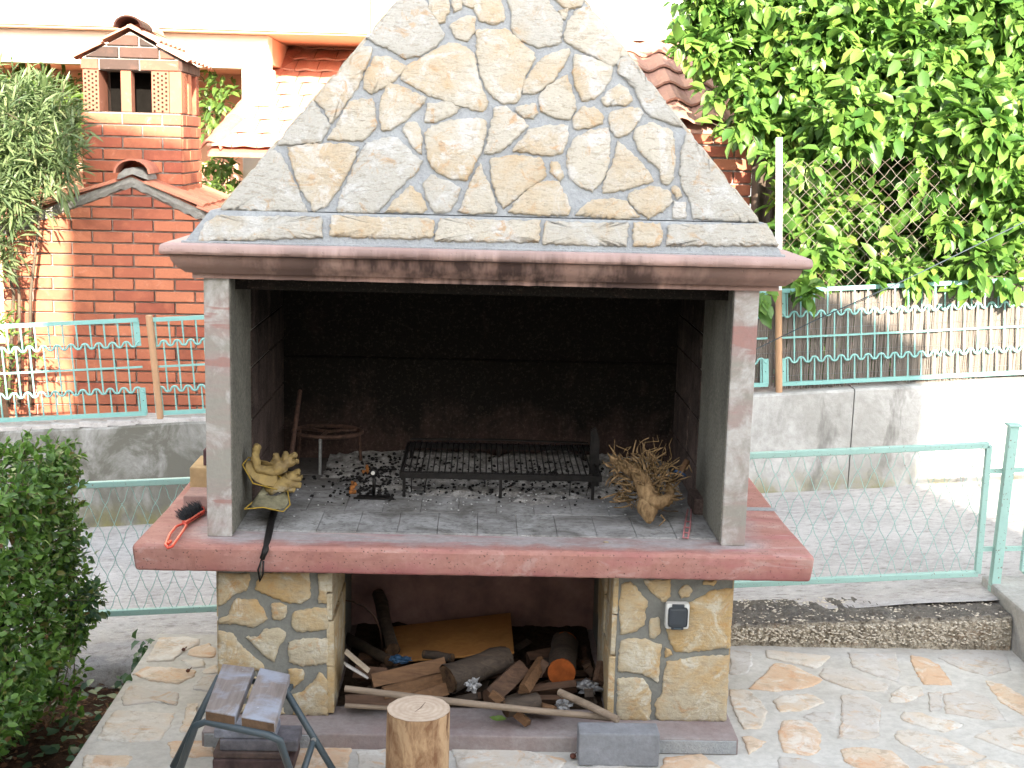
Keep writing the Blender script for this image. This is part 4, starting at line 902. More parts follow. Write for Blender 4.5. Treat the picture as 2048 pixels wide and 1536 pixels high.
# opening: bricks on end, some with flat dark discs for their shaded holes
hole_mat = plain('dark_hole_disc', (.03, .015, .01), .9, .1)
def upright(s_a, s_b, d_a, d_b, perf=None, mat=MT['brick']):
    m = MB(); vs = [bl(s, d, z) for z in (z_sill, z_lint) for s, d in ((s_a, d_a), (s_b, d_a), (s_b, d_b), (s_a, d_b))]
    m.add(vs, [(0, 3, 2, 1), (4, 5, 6, 7), (0, 1, 5, 4), (1, 2, 6, 5), (2, 3, 7, 6), (3, 0, 4, 7)]); o = bevel(m.build('brick', mat, chm), .003)
    return o
holes = MB()
def perf(O, e, n, w, h):
    for i in range(4):
        for j_ in range(9):
            x = w * (i + .7) / 4.4; z = h * (j_ + .35 + .5 * (i % 2)) / 9.4; c = Vector(O) + Vector(e) * x + Vector((0, 0, z)); a = Vector(e); b = Vector((0, 0, 1)); r_ = .0078
            k0 = len(holes.v); ring_ = [c + n * .0016 + (a * math.cos(t_ * math.pi / 4) + b * math.sin(t_ * math.pi / 4)) * r_ for t_ in range(8)]; holes.add(ring_, [tuple(range(8))])
hgt = z_lint - z_sill; fx = lambda u: bpx(u, 180, cd0)[0]
for ua, ub, pf in ((166, 198, True), (303, 338, True)):
    upright(fx(ua), fx(ub), cd0, cd0 + .25, mat=MT['brick_smoked']); perf(bl(fx(ua), cd0, z_sill), ex, en, fx(ub) - fx(ua), hgt)
upright(fx(339), fx(363), cd0, cd0 + .12); upright(fx(241), fx(262), cd0 + .01, cd0 + .12, mat=MT['brick_smoked'])
for da in (0.0, .30, CD - .12):
    upright(cs1 - .115, cs1, cd0 + da + (.125 if da == 0 else 0), cd0 + da + .115 + (.005 if da == 0 else 0) + (.125 if da == 0 else 0))
perf(bl(cs1, cd0 + .125, z_sill), ey, ex, .11, hgt); perf(bl(cs1, cd0 + CD - .12, z_sill), ey, ex, .11, hgt)
upright(cs0, cs0 + .115, cd0 + CD - .12, cd0 + CD, mat=MT['brick_soot']); upright(fx(241), fx(262), cd0 + CD - .12, cd0 + CD, mat=MT['brick_soot']); upright(cs0, cs0 + .1, cd0 + .3, cd0 + .41, mat=MT['brick_soot'])
upright(cs0 + .118, cs1 - .118, cd0 + .30, cd0 + .33, mat=plain('black_flue_back', (.008, .007, .006), 1, .05))  # black panel added so the opening stays dark despite the sun
tag(holes.build('hole_disc', hole_mat, chm), kind='stuff')
m = MB(); m.add([bl(s, d, z) for z in (z_sill - .02, z_sill + .001) for s, d in ((cs0 + .1, cd0 + .1), (cs1 - .1, cd0 + .1), (cs1 - .1, cd0 + CD - .1), (cs0 + .1, cd0 + CD - .1))], [(0, 3, 2, 1), (4, 5, 6, 7), (0, 1, 5, 4), (1, 2, 6, 5), (2, 3, 7, 6), (3, 0, 4, 7)]); m.build('flue_top', MT['brick_soot'], chm)
# lintel course, gable and little roof
zr = bpx(262, 60, cd0)[1]; sm = (cs0 + cs1) / 2; e0 = .03
def croof(s): return zr - (zr - z_eave) * abs(s - sm) / (CW / 2)
m = MB(); vs = []; g5 = [(cs0 + .008, z_lint), (cs1 - .008, z_lint), (cs1 - .008, z_eave), (sm, zr - .01), (cs0 + .008, z_eave)]
for d in (cd0 + .008, cd0 + CD - .008): vs += [bl(s, d, z) for s, z in g5]
m.add(vs, [(4, 3, 2, 1, 0), (5, 6, 7, 8, 9)] + [(i, (i + 1) % 5, 5 + (i + 1) % 5, 5 + i) for i in range(5)]); m.build('chimney_gable', MT['pale_mortar'], chm)
hv = []
for (a, b) in (((cs1, z_eave), (sm, zr)), ((sm, zr), (cs0, z_eave))):
    dx, dz = b[0] - a[0], b[1] - a[1]; L = math.hypot(dx, dz); n = (dz / L, -dx / L); hv.append((n[0], n[1], n[0] * a[0] + n[1] * a[1] - .012))
sootf = lambda c: MT['brick_soot'] if abs(c[0] - CW * .42) < .16 else MT['brick_smoked']
brickwork(chm, bl(cs0, cd0 + .008, 0), ex, en, [(h[0], h[1], h[2] - h[0] * cs0) for h in hv], 0, CW, z_lint + .004, zr, MT['brick'], off=.14, bh=.066, matf=sootf)
brickwork(chm, bl(cs1 - .008, cd0, 0), ey, ex, [], 0, CD, z_lint + .004, z_eave, MT['brick'], matf=lambda c: MT['brick_soot'])
def croofslab():
    for sg in (-1, 1):
        se = sm + sg * (CW / 2 + .055); v = bl(sm, 0, croof(sm)) - bl(se, 0, croof(se)); LL = v.length
        for q in range(6):
            for rr_ in range(2):
                p0 = bl(se, cd0 - .05 + q * .168, croof(se) + .015) + v * (.5 * rr_)
                rtile(chm, p0 + Vector((0, 0, .010 * rr_)), ey, v, .160, LL * .52, MT['tile'] if sg < 0 else MT['tile_pale'], lift=.012, thick=.010, wav=.016)
croofslab()
cap_m = plain('sooty_ridge_tile', (.07, .03, .022), .9, .2, .3, 20)
for k in range(2): ridge_cap(chm, bl(sm, cd0 - .07 + k * .38, zr + .015), ey, Vector((0, 0, 1)), .42, .085, cap_m if k == 0 else MT['tile_pale'], 1)
# --- tiled brick shed at the right, behind the citrus
SH = empty('brick_shed', (0, 0, 0), 0, 'low orange brick shed with clay pantiles, half hidden between the hood and the citrus tree', 'shed')
SY = 4.0; xr = onY(1503, 340, SY).x; zt_ = onY(1440, 268, SY).z
m = MB(); m.box(.2, xr - .006, SY + .01, SY + 1.8, .0, zt_); sw = m.build('wall', MT['brick_mortar'], SH)
brickwork(sw, (0, SY + .01, 0), (1, 0, 0), (0, -1, 0), [], .55, xr, .9, zt_, MT['brick'], off=.05)
m = MB(); m.box(.2, xr + .02, SY - .02, SY + 1.6, zt_ - .0, zt_ + .02); srf = m.build('roof', MT['tile_brown'], SH)
for v in srf.data.vertices:
    if v.co.y > SY + 1: v.co.z += .62
vv = Vector((0, 1.62, .62))
for k in range(5):
    for q in range(8):
        p0 = Vector((xr + .05 - .205 * (q + 1), SY - .08, zt_ + .022)) + vv.normalized() * (.33 * k) + Vector((0, 0, .012))
        rtile(srf, p0, (1, 0, 0), vv, .215, .37, MT['tile_brown'], lift=.03, thick=.016, wav=.045)
for k in range(4): ridge_cap(srf, Vector((xr + .02 - k * .42, SY + 1.62, zt_ + .66)), (-1, 0, 0), (0, 0, 1), .43, .10, MT['tile_pale'], 1)
# dark shade netting on a stake beside the shed
t = NT('brown_shade_net', .9, .2); n = t.voro(160, rnd=0.0); c = t.mix(t.maprange(n, .2, .5), (.03, .022, .016), (.10, .075, .055)); t.color(c)
n0 = MB(); vs = []; fs = []
for i in range(13):
    for j_ in range(15):
        u = 1503 + 50 * i / 12; v = 300 + 200 * j_ / 14; p = onY(u, v, 3.9 + .03 * math.sin(i * .9 + j_ * .3)); vs.append(p)
for i in range(12):
    for j_ in range(14): a = i * 15 + j_; fs.append((a, a + 1, a + 16, a + 15))
n0.add(vs, fs); o = n0.build('shade_net', t.m, None, True); so_ = o.modifiers.new('t', 'SOLIDIFY'); so_.thickness = .004; tag(o, 'strip of brown shade netting hanging beside the shed corner', 'netting')

# --- house with the overhanging upper floor (left background)
HS_ = empty('yellow_house', (0, 0, 0), 0, 'pale yellow house with overhanging upper floor and tiled porch roof, top left', 'house')
wall_y = plain('pale_yellow_render', (.78, .74, .58), .9, .2, .04, 3, .2, .003); wall_o = plain('apricot_render', (.72, .42, .28), .9, .2, .06, 3, .2, .003); cream = plain('cream_render', (.78, .72, .62), .9, .2, .04, 3, .2, .003)
zs = onY(200, 52, 7.75).z; zbt = onY(300, 72, 8.0).z; zbb = onY(300, 131, 8.0).z; xbe = onY(536, 100, 8.0).x; xue = onY(736, 30, 7.75).x
m = MB(); m.box(-12, xue, 7.75, 12, zs, zs + 3.2); m.build('upper_wall', wall_y, HS_)
m = MB(); m.box(xue + .01, .6, 7.95, 12, zs, zs + 3.2); m.build('side_wall', plain('yellow_side_render', (.70, .62, .34), .9, .2, .05, 3), HS_)
m = MB(); m.box(-12, xue + .6, 7.78, 11, zs - .02, zs - .002); m.build('soffit', wall_o, HS_)
m = MB(); m.box(-12, xbe, 8.0, 8.25, zbb, zs - .025); m.build('beam', cream, HS_)
m = MB(); m.box(-12, xbe, 8.25, 10.4, zbb + .05, zs - .03); m.build('ceiling_block', wall_o, HS_)
xp0 = onY(485, 200, 8.05).x; xp1 = onY(545, 200, 8.05).x; m = MB(); m.box(xp0, xp1, 8.02, 8.24, -.6, zbb - .003, b=.01); m.build('pillar', cream, HS_)
m = MB(); m.box(-12, -1.2, 10.4, 10.6, -.6, zs - .03); m.build('rear_wall', wall_o, HS_)
m = MB(); m.box(-1.75, 1.0, 9.9, 10.1, -.6, zs - .03); m.build('porch_wall', wall_o, HS_)
# green line on the wall: a cable
o = tube_obj('washing_line', paint('green_line_paint', (.25, .45, .22)), None, [onY(560, -6, 7.73), onY(672, 50, 7.73)], .006, 5); tag(o, 'thin green line slanting across the pale upper house wall', 'line')
# porch roof of flat clay tiles, hipped on the left
PR = tag(MB().build('x', cream), None) if False else None
y_e, y_t = 7.2, 9.6; z_e = onY(480, 300, y_e).z; z_t = onY(650, 84, y_t).z; xl_e = onY(414, 300, y_e).x; xl_t = onY(600, 84, y_t).x
vv = Vector((0, y_t - y_e, z_t - z_e)); LV = vv.length; nr = 9
m = MB(); m.add([(xl_e, y_e, z_e - .02), (1.4, y_e, z_e - .02), (1.4, y_t, z_t - .02), (xl_t, y_t, z_t - .02), (xl_e, y_e, z_e - .06), (1.4, y_e, z_e - .06), (1.4, y_t, z_t - .06), (xl_t, y_t, z_t - .06)], [(0, 3, 2, 1), (4, 5, 6, 7), (0, 1, 5, 4), (1, 2, 6, 5), (2, 3, 7, 6), (3, 0, 4, 7)]); pr_ = m.build('porch_roof', MT['tile'], HS_)
for k in range(nr):
    f = k / nr; xl = xl_e + (xl_t - xl_e) * f; q = 0
    x = xl + (.10 if k % 2 else 0)
    while x < -.35:
        rtile(pr_, Vector((x, y_e, z_e)) + vv * f + Vector((0, 0, .012)), (1, 0, 0), vv, .205, LV / nr * 1.12, MT['tile_pale'], lift=.03, thick=.018, wav=.012); x += .212
    ridge_cap(pr_, Vector((xl + .03, y_e, z_e)) + vv * f, (Vector((xl_t - xl_e, 0, 0)) + vv).normalized(), (0, 0, 1), LV / nr * 1.15, .085, MT['tile'], 1)
# wire netting under the eave
# --- white house wall (right background)
WH = empty('white_house', (0, 0, 0), 0, 'sunlit white house wall filling the background right of the hood', 'house')
m = MB(); m.box(.62, 2.6, 9.0, 11, -.6, 6); m.build('wall', plain('white_render', (.80, .79, .76), .9, .2, .04, 3, .2, .003), WH)
m = MB(); m.box(2.0, 2.35, 8.985, 9.0, 3.1, 3.9, b=.004); m.build('grey_wall_panel', plain('plain_grey_panel', (.45, .44, .42), .7, .3, .1, 30), WH)  # added grey panel darkening part of the wall, not a window

# --- the house this terrace belongs to, opposite the fireplace; its shade covers the terrace; unseen, outline shaped to the shade edges
NB = empty('terrace_house', (0, 0, 0), 0, 'tall pale house facing the fireplace across the terrace, whose shade covers the terrace', 'house')
dirh = Vector((SUN_DX, 1, 0)); Y0 = -6.5; rise = math.tan(R_(SUN_EL)) * math.hypot(1, SUN_DX)
def back(x, z, y=3.0):                    # the point of the facade whose shade edge falls on (x, y, z)
    k = y - Y0; return (x - SUN_DX * k, z + rise * k)
sil = [(-2.46, .0), (-2.38, 2.80), (-1.75, 2.68), (1.9, 1.32), (2.32, 1.10), (2.52, 1.0), (2.44, .0)]
pts = [back(x, z) for x, z in sil]
def block(name, prof, mat, d0=0.0, d1=4.0):
    n = len(prof); vs = [Vector((x, Y0, z)) + dirh * -d for d in (d0, d1) for x, z in prof]
    m = MB(); m.add(vs, [tuple(range(n)), tuple(range(n, 2 * n))[::-1]] + [(i, n + i, n + (i + 1) % n, (i + 1) % n) for i in range(n)]); return m.build(name, mat, NB)
hw = plain('terrace_house_render', (.62, .58, .50), .9, .2, .05, 3)
main = [(pts[0][0], -.3)] + pts[1:-1] + [(pts[-1][0], -.3)]
block('wall', main, hw)
block('left_shade_block', [(pts[0][0] - 6, -.3), (pts[0][0] - 6, back(0, .58)[1]), (pts[0][0] + .12, back(0, .58)[1]), (pts[0][0] + .12, -.3)], hw, .03, 3.9)  # added unseen block, sized for the low shade edge at the left
zr_ = .15 + rise * (1.85 - Y0); block('right_shade_block', [(pts[-1][0] - .12, -.3), (pts[-1][0] - .12, zr_), (pts[-1][0] + 6, zr_), (pts[-1][0] + 6, -.3)], hw, .03, 3.9)  # added unseen block, its height set by where shade ends on the lane
for wx in (.6, 2.0, 3.4):
    for wz in (.9, 3.1):
        m = MB(); m.box(wx - .45, wx + .45, Y0 + .002, Y0 + .03, wz, wz + 1.3, b=.005); w_ = m.build('window', MT['white_paint'], NB)
        m = MB(); m.box(wx - .38, wx + .38, Y0 + .031, Y0 + .036, wz + .07, wz + 1.23); m.build('pane', plain('dark_pane', (.03, .035, .04), .08, .6, .05, 5), w_)

# ================================================================== PLANTS
def leaf_arrays(P, D, N, L, Wd, fold=.22, curl=.18):
    """numpy: six-point folded leaves"""
    D = D / np.linalg.norm(D, axis=1, keepdims=True); T = np.cross(D, N); T /= np.maximum(np.linalg.norm(T, axis=1, keepdims=True), 1e-6); N = np.cross(T, D)
    L = L[:, None]; w = Wd[:, None]
    base = P; l1 = P + D * L * .30 - T * w * .42 + N * w * fold; l2 = P + D * L * .68 - T * w * .40 + N * (w * fold - L * curl * .45)
    tip = P + D * L - N * L * curl; r2 = P + D * L * .68 + T * w * .40 + N * (w * fold - L * curl * .45); r1 = P + D * L * .30 + T * w * .42 + N * w * fold
    mid = P + D * L * .5 - N * L * curl * .12
    return np.stack([base, l1, l2, tip, r2, r1, mid], 1)
LF = [(0, 6, 1), (1, 6, 2), (2, 6, 3), (0, 5, 6), (5, 4, 6), (4, 3, 6)]
def leaf_mesh(name, V, mat, tint):
    n = len(V); me = bpy.data.meshes.new(name); verts = V.reshape(-1, 3)
    F = (np.array(LF)[None] + (np.arange(n) * 7)[:, None, None]).reshape(-1, 3)
    me.vertices.add(len(verts)); me.vertices.foreach_set('co', verts.astype(np.float32).ravel()); me.loops.add(F.size); me.loops.foreach_set('vertex_index', F.astype(np.int32).ravel())
    me.polygons.add(len(F)); me.polygons.foreach_set('loop_start', np.arange(0, F.size, 3, dtype=np.int32)); me.polygons.foreach_set('loop_total', np.full(len(F), 3, np.int32))
    me.materials.append(mat); me.update(); me.validate()
    at = me.attributes.new('tint', 'FLOAT', 'FACE'); at.data.foreach_set('value', np.repeat(tint, 6).astype(np.float32))
    me.polygons.foreach_set('use_smooth', np.ones(len(F), bool)); return me
def pix(P):
    q = P - np.array(CAM); x = q @ np.array(MR); y = q @ np.array(MU); z = q @ np.array(MF); return 1024 + FPX * x / z, 768 - FPX * y / z, z
def foliage(parent, P, D, N, L, Wd, mat, nparts=300, grp='leaves', fold=.22, curl=.18):
    V = leaf_arrays(P, D, N, L, Wd, fold, curl); tint = RNG.random(len(P))
    u, v, z = pix(P); vis = (u > 5) & (u < 2043) & (v > 5) & (v < 1531); score = np.where(vis, -z + 0 * z, -1e9)
    if nparts:
        # the ones in front, spread over the picture: nearest leaf of each small cell
        cell = (np.floor(u / 26).astype(int) * 1000 + np.floor(v / 26).astype(int)); order = np.argsort(-score); seen = set(); pick = []
        for i in order:
            if not vis[i]: break
            if cell[i] in seen: continue
            seen.add(cell[i]); pick.append(i)
            if len(pick) >= nparts: break
        pick = np.array(pick, int); rest = np.setdiff1d(np.arange(len(P)), pick)
        Dn = D / np.linalg.norm(D, axis=1, keepdims=True)
        protos = {}
        for i in pick:
            me = leaf_mesh('leaf', (V[i:i + 1] - P[i]), mat, tint[i:i + 1]); o = bpy.data.objects.new('leaf', me); o.location = P[i]; link(o, parent)
    else: rest = np.arange(len(P))
    me = leaf_mesh('foliage', V[rest], mat, tint[rest]); o = bpy.data.objects.new('foliage', me); link(o, parent); o['kind'] = 'stuff'; return o
def unit(n):
    v = RNG.normal(size=(n, 3)); return v / np.linalg.norm(v, axis=1, keepdims=True)
def sprigs(blobs, n, per, ll, lw, bias=(0, -.5, .3), shell=(.72, 1.08), droop=.35, spread=1.0, slen=.16):
    """blobs: (centre, radii) -> leaves set round twig ends on the lumpy crown surface"""
    C_ = np.array([b[0] for b in blobs]); R3 = np.array([b[1] for b in blobs]); wt = (R3.prod(1)) ** (2 / 3); wt /= wt.sum()
    k = RNG.choice(len(blobs), n, p=wt); d = unit(n) + np.array(bias); d /= np.linalg.norm(d, axis=1, keepdims=True)
    rad = RNG.uniform(*shell, size=(n, 1)); c = C_[k] + d * R3[k] * rad
    ax = d * .8 + unit(n) * .55; ax[:, 2] += .15; ax /= np.linalg.norm(ax, axis=1, keepdims=True)
    P, D, N, L, Wd, tw = [], [], [], [], [], []
    for j in range(per):
        f = (j + .5) / per; pos = c + ax * (slen * (f - .5)); rr = unit(n) * spread; dd = ax * (.25 + .6 * f) + rr * .8; dd[:, 2] -= droop; dd /= np.linalg.norm(dd, axis=1, keepdims=True)
        nn = np.tile(np.array([0.0, -.35, 1.0]), (n, 1)) + unit(n) * .55; s = RNG.uniform(.5, 1.2, n)
        P.append(pos); D.append(dd); N.append(nn); L.append(ll * s); Wd.append(lw * s * RNG.uniform(.85, 1.15, n))
    return np.concatenate(P), np.concatenate(D), np.concatenate(N), np.concatenate(L), np.concatenate(Wd), c, ax
def sub(A, keep): return tuple(a[keep] for a in A)
def twigs(parent, c, ax, step, r, mat, L=.22):
    m = MB()
    for i in range(0, len(c), step): m.tube([Vector(c[i] - ax[i] * L * .9), Vector(c[i]), Vector(c[i] + ax[i] * L * .4)], [r, r * .8, r * .4], 4, False)
    o = m.build('twigs', mat, parent); o['kind'] = 'stuff'; return o
def bw(u, v, y, r, ry=None):
    p = onY(u, v, y); return ((p.x, p.y, p.z), (r, ry or r, r))
# citrus tree behind the chain link
ct = empty('citrus_tree', (0, 0, 0), 0, 'large sunlit citrus tree with glossy leaves hanging over the chain link at the right', 'tree')
cb = [bw(1475, 30, 4.0, .28), bw(1560, 190, 3.95, .30), bw(1650, 60, 4.1, .50), bw(1810, 150, 4.0, .55), bw(1660, 300, 3.95, .34), bw(1980, 60, 4.1, .55), bw(1960, 300, 3.9, .50), bw(1810, 340, 3.95, .36), bw(1900, 500, 3.75, .28), bw(2050, 480, 3.75, .34), bw(1640, 515, 3.55, .17), bw(1740, 545, 3.55, .14), bw(1600, 420, 3.7, .12),
      bw(1430, 100, 3.9, .17), bw(1388, 95, 3.85, .12), bw(1445, 175, 3.85, .15), bw(1470, 265, 3.7, .09), bw(1540, 590, 2.97, .07), bw(1605, 590, 3.0, .07), bw(1520, 635, 2.97, .05), bw(1740, 480, 3.7, .16), bw(1520, 470, 3.5, .10), bw(1400, 20, 3.9, .12), bw(1490, 250, 3.7, .12), bw(1555, 330, 3.5, .08), bw(1940, 570, 3.12, .09), bw(2020, 560, 3.12, .09),
      ((4.3, 4.2, 2.3), (.8, .6, .9)), ((3.9, 4.0, 1.5), (.5, .4, .4)), ((2.4, 4.6, 3.4), (.8, .6, .5)), ((3.6, 4.6, 3.4), (.9, .7, .6))]
cb += [bw(1870, 350, 3.35, .20), bw(1960, 250, 3.3, .30), bw(2030, 420, 3.25, .22), bw(1900, 470, 3.2, .13), bw(1650, 500, 3.16, .10), bw(1740, 530, 3.15, .08), bw(1830, 540, 3.15, .10), bw(1610, 330, 3.25, .10), bw(1600, 480, 3.3, .12), bw(1680, 430, 3.4, .12), bw(1590, 390, 3.4, .10), bw(1770, 470, 3.3, .10), bw(1700, 240, 3.4, .22), bw(1800, 230, 3.35, .2), bw(2000, 330, 3.2, .2), bw(1960, 520, 3.1, .12)]
cb += [bw(1640, 410, 3.4, .12), bw(1720, 400, 3.5, .10), bw(1590, 540, 3.2, .09)]
A_ = sprigs(cb + [((2.95, 4.3, 4.7), (.5, .4, .45))], 3700, 7, .119, .065, bias=(0, -.75, .15), shell=(.55, 1.08), droop=.45)
def not_left(P):
    u, v, z = pix(P); lim = np.interp(v, [-200, 0, 60, 130, 200, 300, 400, 470, 560, 600, 680], [1330, 1350, 1360, 1345, 1400, 1465, 1510, 1480, 1520, 1500, 1500]); gap = (np.abs(u - 1720) < 80) & (np.abs(v - 380) < 90) & (RNG.random(len(u)) < .3)
    low = v < np.interp(u, [1480, 1560, 1640, 1700, 1800, 1900, 2048], [660, 620, 615, 585, 575, 600, 585]); return (u > lim - 8) & ~gap & low
leaves = A_[:5]; keep = not_left(leaves[0]); foliage(ct, *sub(leaves, keep), MT['citrus'])
inner = sprigs(cb[:12] + cb[-4:], 900, 7, .11, .06, bias=(0, .3, 0), shell=(.2, .75)); keep = not_left(inner[0])
V = leaf_arrays(*sub(inner[:5], keep)); o = bpy.data.objects.new('inner_foliage', leaf_mesh('inner_foliage', V, MT['citrus'], RNG.random(len(V)))); link(o, ct); o['kind'] = 'stuff'
twigs(ct, A_[5], A_[6], 6, .004, MT['twig'], .2)
base_ = Vector((2.9, 4.2, .3))
tr = MB(); tr.tube([base_, base_ + Vector((-.05, 0, .7)), base_ + Vector((-.2, .02, 1.3)), base_ + Vector((-.35, .05, 2.4))], [.09, .075, .055, .02], 10); tr.build('trunk', MT['bark'], ct, True)
for dx, dz, s in ((-1.1, 1.4, .7), (-.7, 2.1, .9), (.7, 1.6, .8), (-1.2, .9, .55), (.3, 2.3, 1.2), (-.5, .8, .5)):
    p = base_ + Vector((-.05, 0, s)); m = MB(); m.tube([p, p + Vector((dx * .4, -.08, dz * .25)), p + Vector((dx, -.15, dz * .55))], [.04, .026, .008], 7); m.build('branch', MT['twig'], ct, True)
fr = plain('green_citrus_fruit', (.10, .19, .035), .45, .5, .1, 30); 
for u, v in ((1685, 165), (1585, 195), (1600, 215), (1572, 228), (1790, 180), (1615, 205)):
    p = onY(u, v, 3.52); m = MB(); m.ball((0, 0, 0), .026, sub=2); m.build('fruit', fr, ct, True, origin=None); bpy.context.scene.collection.objects[-1]
    o = [x for x in ct.children if x.name.startswith('fruit')][-1]; o.location = p
# dense dark shrubs beyond the tree
bk = empty('background_shrub', (0, 0, 0), 0, 'dense dark greenery filling the gaps behind the citrus tree at the right', 'shrub')
B_ = sprigs([((3.0, 5.6, 1.3), (1.4, .5, 1.3)), ((4.6, 5.6, 1.8), (1.5, .5, 1.6)), ((3.4, 5.8, 3.2), (1.3, .5, .9)), ((2.25, 6.0, 2.4), (.35, .3, .7)), ((2.7, 6.6, 1.5), (.95, .3, 1.0)), ((2.6, 6.0, 3.1), (.6, .3, .6))], 2100, 7, .13, .07, bias=(0, -.6, .1), shell=(.5, 1.0)); foliage(bk, *B_[:5], MT['hedge'], 0); tube_obj('trunk', 'bark', bk, [(3.4, 5.7, .2), (3.3, 5.7, 2.6)], .06)
for (x0, z0, x1, z1) in ((1.85, .3, 2.1, 2.2),): pass
# oleander left of the outbuilding
ol = empty('oleander_bush', (0, 0, 0), 0, 'grey-green oleander bush with narrow leaves spilling over the left end of the brick wall', 'bush')
ob_ = [bw(50, 300, 4.3, .30), bw(-30, 260, 4.4, .34), bw(112, 225, 4.5, .11), bw(70, 215, 4.5, .13), bw(20, 190, 4.5, .12), bw(135, 270, 4.45, .09), bw(105, 340, 4.25, .17), bw(0, 385, 4.15, .22), bw(-60, 400, 4.2, .35), bw(12, 500, 4.05, .11), bw(-50, 540, 4.0, .18), bw(140, 300, 4.45, .10)]
O_ = sprigs(ob_, 720, 11, .12, .017, bias=(.1, -.5, .4), shell=(.5, 1.28), droop=.1, spread=.62, slen=.2)
P_ = O_[0]; u, v, z = pix(P_); keep = (v > 95 + RNG.uniform(0, 25, len(v))) & (u < np.interp(v, [100, 330, 380, 450, 520, 640, 700], [185, 180, 140, 100, 112, 70, 20])) & ~((np.abs(u - 262) < 95) & (v < 120))
foliage(ol, *sub(O_[:5], keep), MT['olean'], 300); twigs(ol, O_[5], O_[6], 9, .004, MT['twig'], .3)
for k in range(7): m = MB(); x = -3.35 + k * .07; m.tube([(x, 4.35, .25), (x + random.uniform(-.1, .1), 4.3, 1.0), (x + random.uniform(-.25, .3), 4.3, 1.9)], [.014, .011, .005], 6); m.build('stem', MT['twig'], ol, True)
# thin weeds at the foot of the outbuilding
wd = empty('weed_clump', (0, 0, 0), 0, 'tuft of green weeds behind the fence at the left end of the brick wall', 'weeds')
W_ = sprigs([bw(-15, 790, 3.5, .12), bw(-5, 720, 3.6, .08), bw(-40, 700, 3.7, .3)], 90, 6, .06, .02, droop=0); foliage(wd, *W_[:5], MT['deep'], 0)
# laurel seen between chimney and porch
lb = empty('laurel_bush', (0, 0, 0), 0, 'sunlit leafy bush between the brick chimney and the cream pillar of the porch', 'bush')
L_ = sprigs([bw(446, 195, 8.4, .20), bw(425, 235, 8.2, .16), bw(450, 365, 8.0, .20), bw(430, 405, 7.8, .2), bw(140, 230, 8.7, .35), bw(60, 250, 8.7, .5), bw(-100, 250, 8.7, .6)], 520, 6, .12, .05, bias=(0, -.5, .2)); foliage(lb, *L_[:5], MT['deep'], 120)
twigs(lb, L_[5], L_[6], 6, .005, MT['twig'], .3)
# clipped hedge, left foreground
hg = empty('clipped_hedge', (0, 0, 0), 0, 'clipped small-leaved green hedge in the left foreground, lighter on its flat top', 'hedge')
hx0, hx1, hy0, hy1, hz0, hz1 = -2.9, -1.475, -1.6, .58, -.2, .885
def hedge_shell(n, face):
    a, b = RNG.random(n), RNG.random(n)
    if face == 'top': P = np.stack([hx0 + (hx1 - hx0) * a, hy0 + (hy1 - hy0) * b, np.full(n, hz1)], 1); N = np.tile([0, 0, 1.], (n, 1))
    elif face == 'side': P = np.stack([np.full(n, hx1), hy0 + (hy1 - hy0) * a, hz0 + (hz1 - hz0) * b], 1); N = np.tile([1., 0, 0], (n, 1))
    elif face == 'front': P = np.stack([hx0 + (hx1 - hx0) * a, np.full(n, hy0), hz0 + (hz1 - hz0) * b], 1); N = np.tile([0, -1., 0], (n, 1))
    else: P = np.stack([hx0 + (hx1 - hx0) * a, np.full(n, hy1), hz0 + (hz1 - hz0) * b], 1); N = np.tile([0, 1., 0], (n, 1))
    return P, N
allP, allD, allN, allL, allW = [], [], [], [], []; tc_ = []
for face, n in (('top', 1500), ('side', 2100), ('front', 400), ('back', 700)):
    P, N = hedge_shell(n, face); lump = np.array([mnoise.noise(Vector(tuple(p * 3.3))) for p in P]); P = P + N * (lump * .03 + RNG.uniform(-.075, .012, n))[:, None]
    if face == 'side': P[:, 0] += .05 * np.exp(-((P[:, 2] - .30) / .15) ** 2) - .22 * np.clip((.20 - P[:, 2]) / .4, 0, 1)
    ax = N * .7 + unit(n) * .6; ax[:, 2] += .45; ax /= np.linalg.norm(ax, axis=1, keepdims=True); tc_.append((P, ax))
    for j in range(9):
        f = j / 8; rr = unit(n); d = ax * (.35 + .5 * f) + rr * .8; d /= np.linalg.norm(d, axis=1, keepdims=True); s = RNG.uniform(.6, 1.1, n) * (1.1 - .3 * f)
        allP.append(P + ax * (.075 * (f - .55))); allD.append(d); nn = N * .5 + unit(n) * .6; nn[:, 2] += .5; allN.append(nn); allL.append(.040 * s); allW.append(.024 * s)
foliage(hg, *[np.concatenate(q) for q in (allP, allD, allN, allL, allW)], MT['hedge'], 300, fold=.15, curl=.12)
pc, pa = np.concatenate([q[0] for q in tc_]), np.concatenate([q[1] for q in tc_]); twigs(hg, pc, pa, 4, .0022, MT['twig'], .16)
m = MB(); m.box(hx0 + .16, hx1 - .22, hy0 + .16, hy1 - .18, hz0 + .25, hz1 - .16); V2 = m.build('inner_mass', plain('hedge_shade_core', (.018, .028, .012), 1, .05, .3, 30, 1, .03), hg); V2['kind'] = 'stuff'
for k in range(9): x = hx1 - .22 - random.uniform(0, .3); y = -1.2 + k * .2; m = MB(); m.tube([(x, y, -.25), (x + .03, y + .02, .1), (x + .02, y, .5)], [.014, .011, .008], 6); m.build('stem', MT['twig'], hg, True)
# loose reddish sprig poking out of the hedge
S_ = sprigs([bw(170, 1200, .45, .055), bw(150, 1120, .45, .06), bw(175, 1240, .42, .045)], 26, 6, .042, .026, droop=.1, slen=.08); foliage(hg, *S_[:5], MT['ivy'], 0)
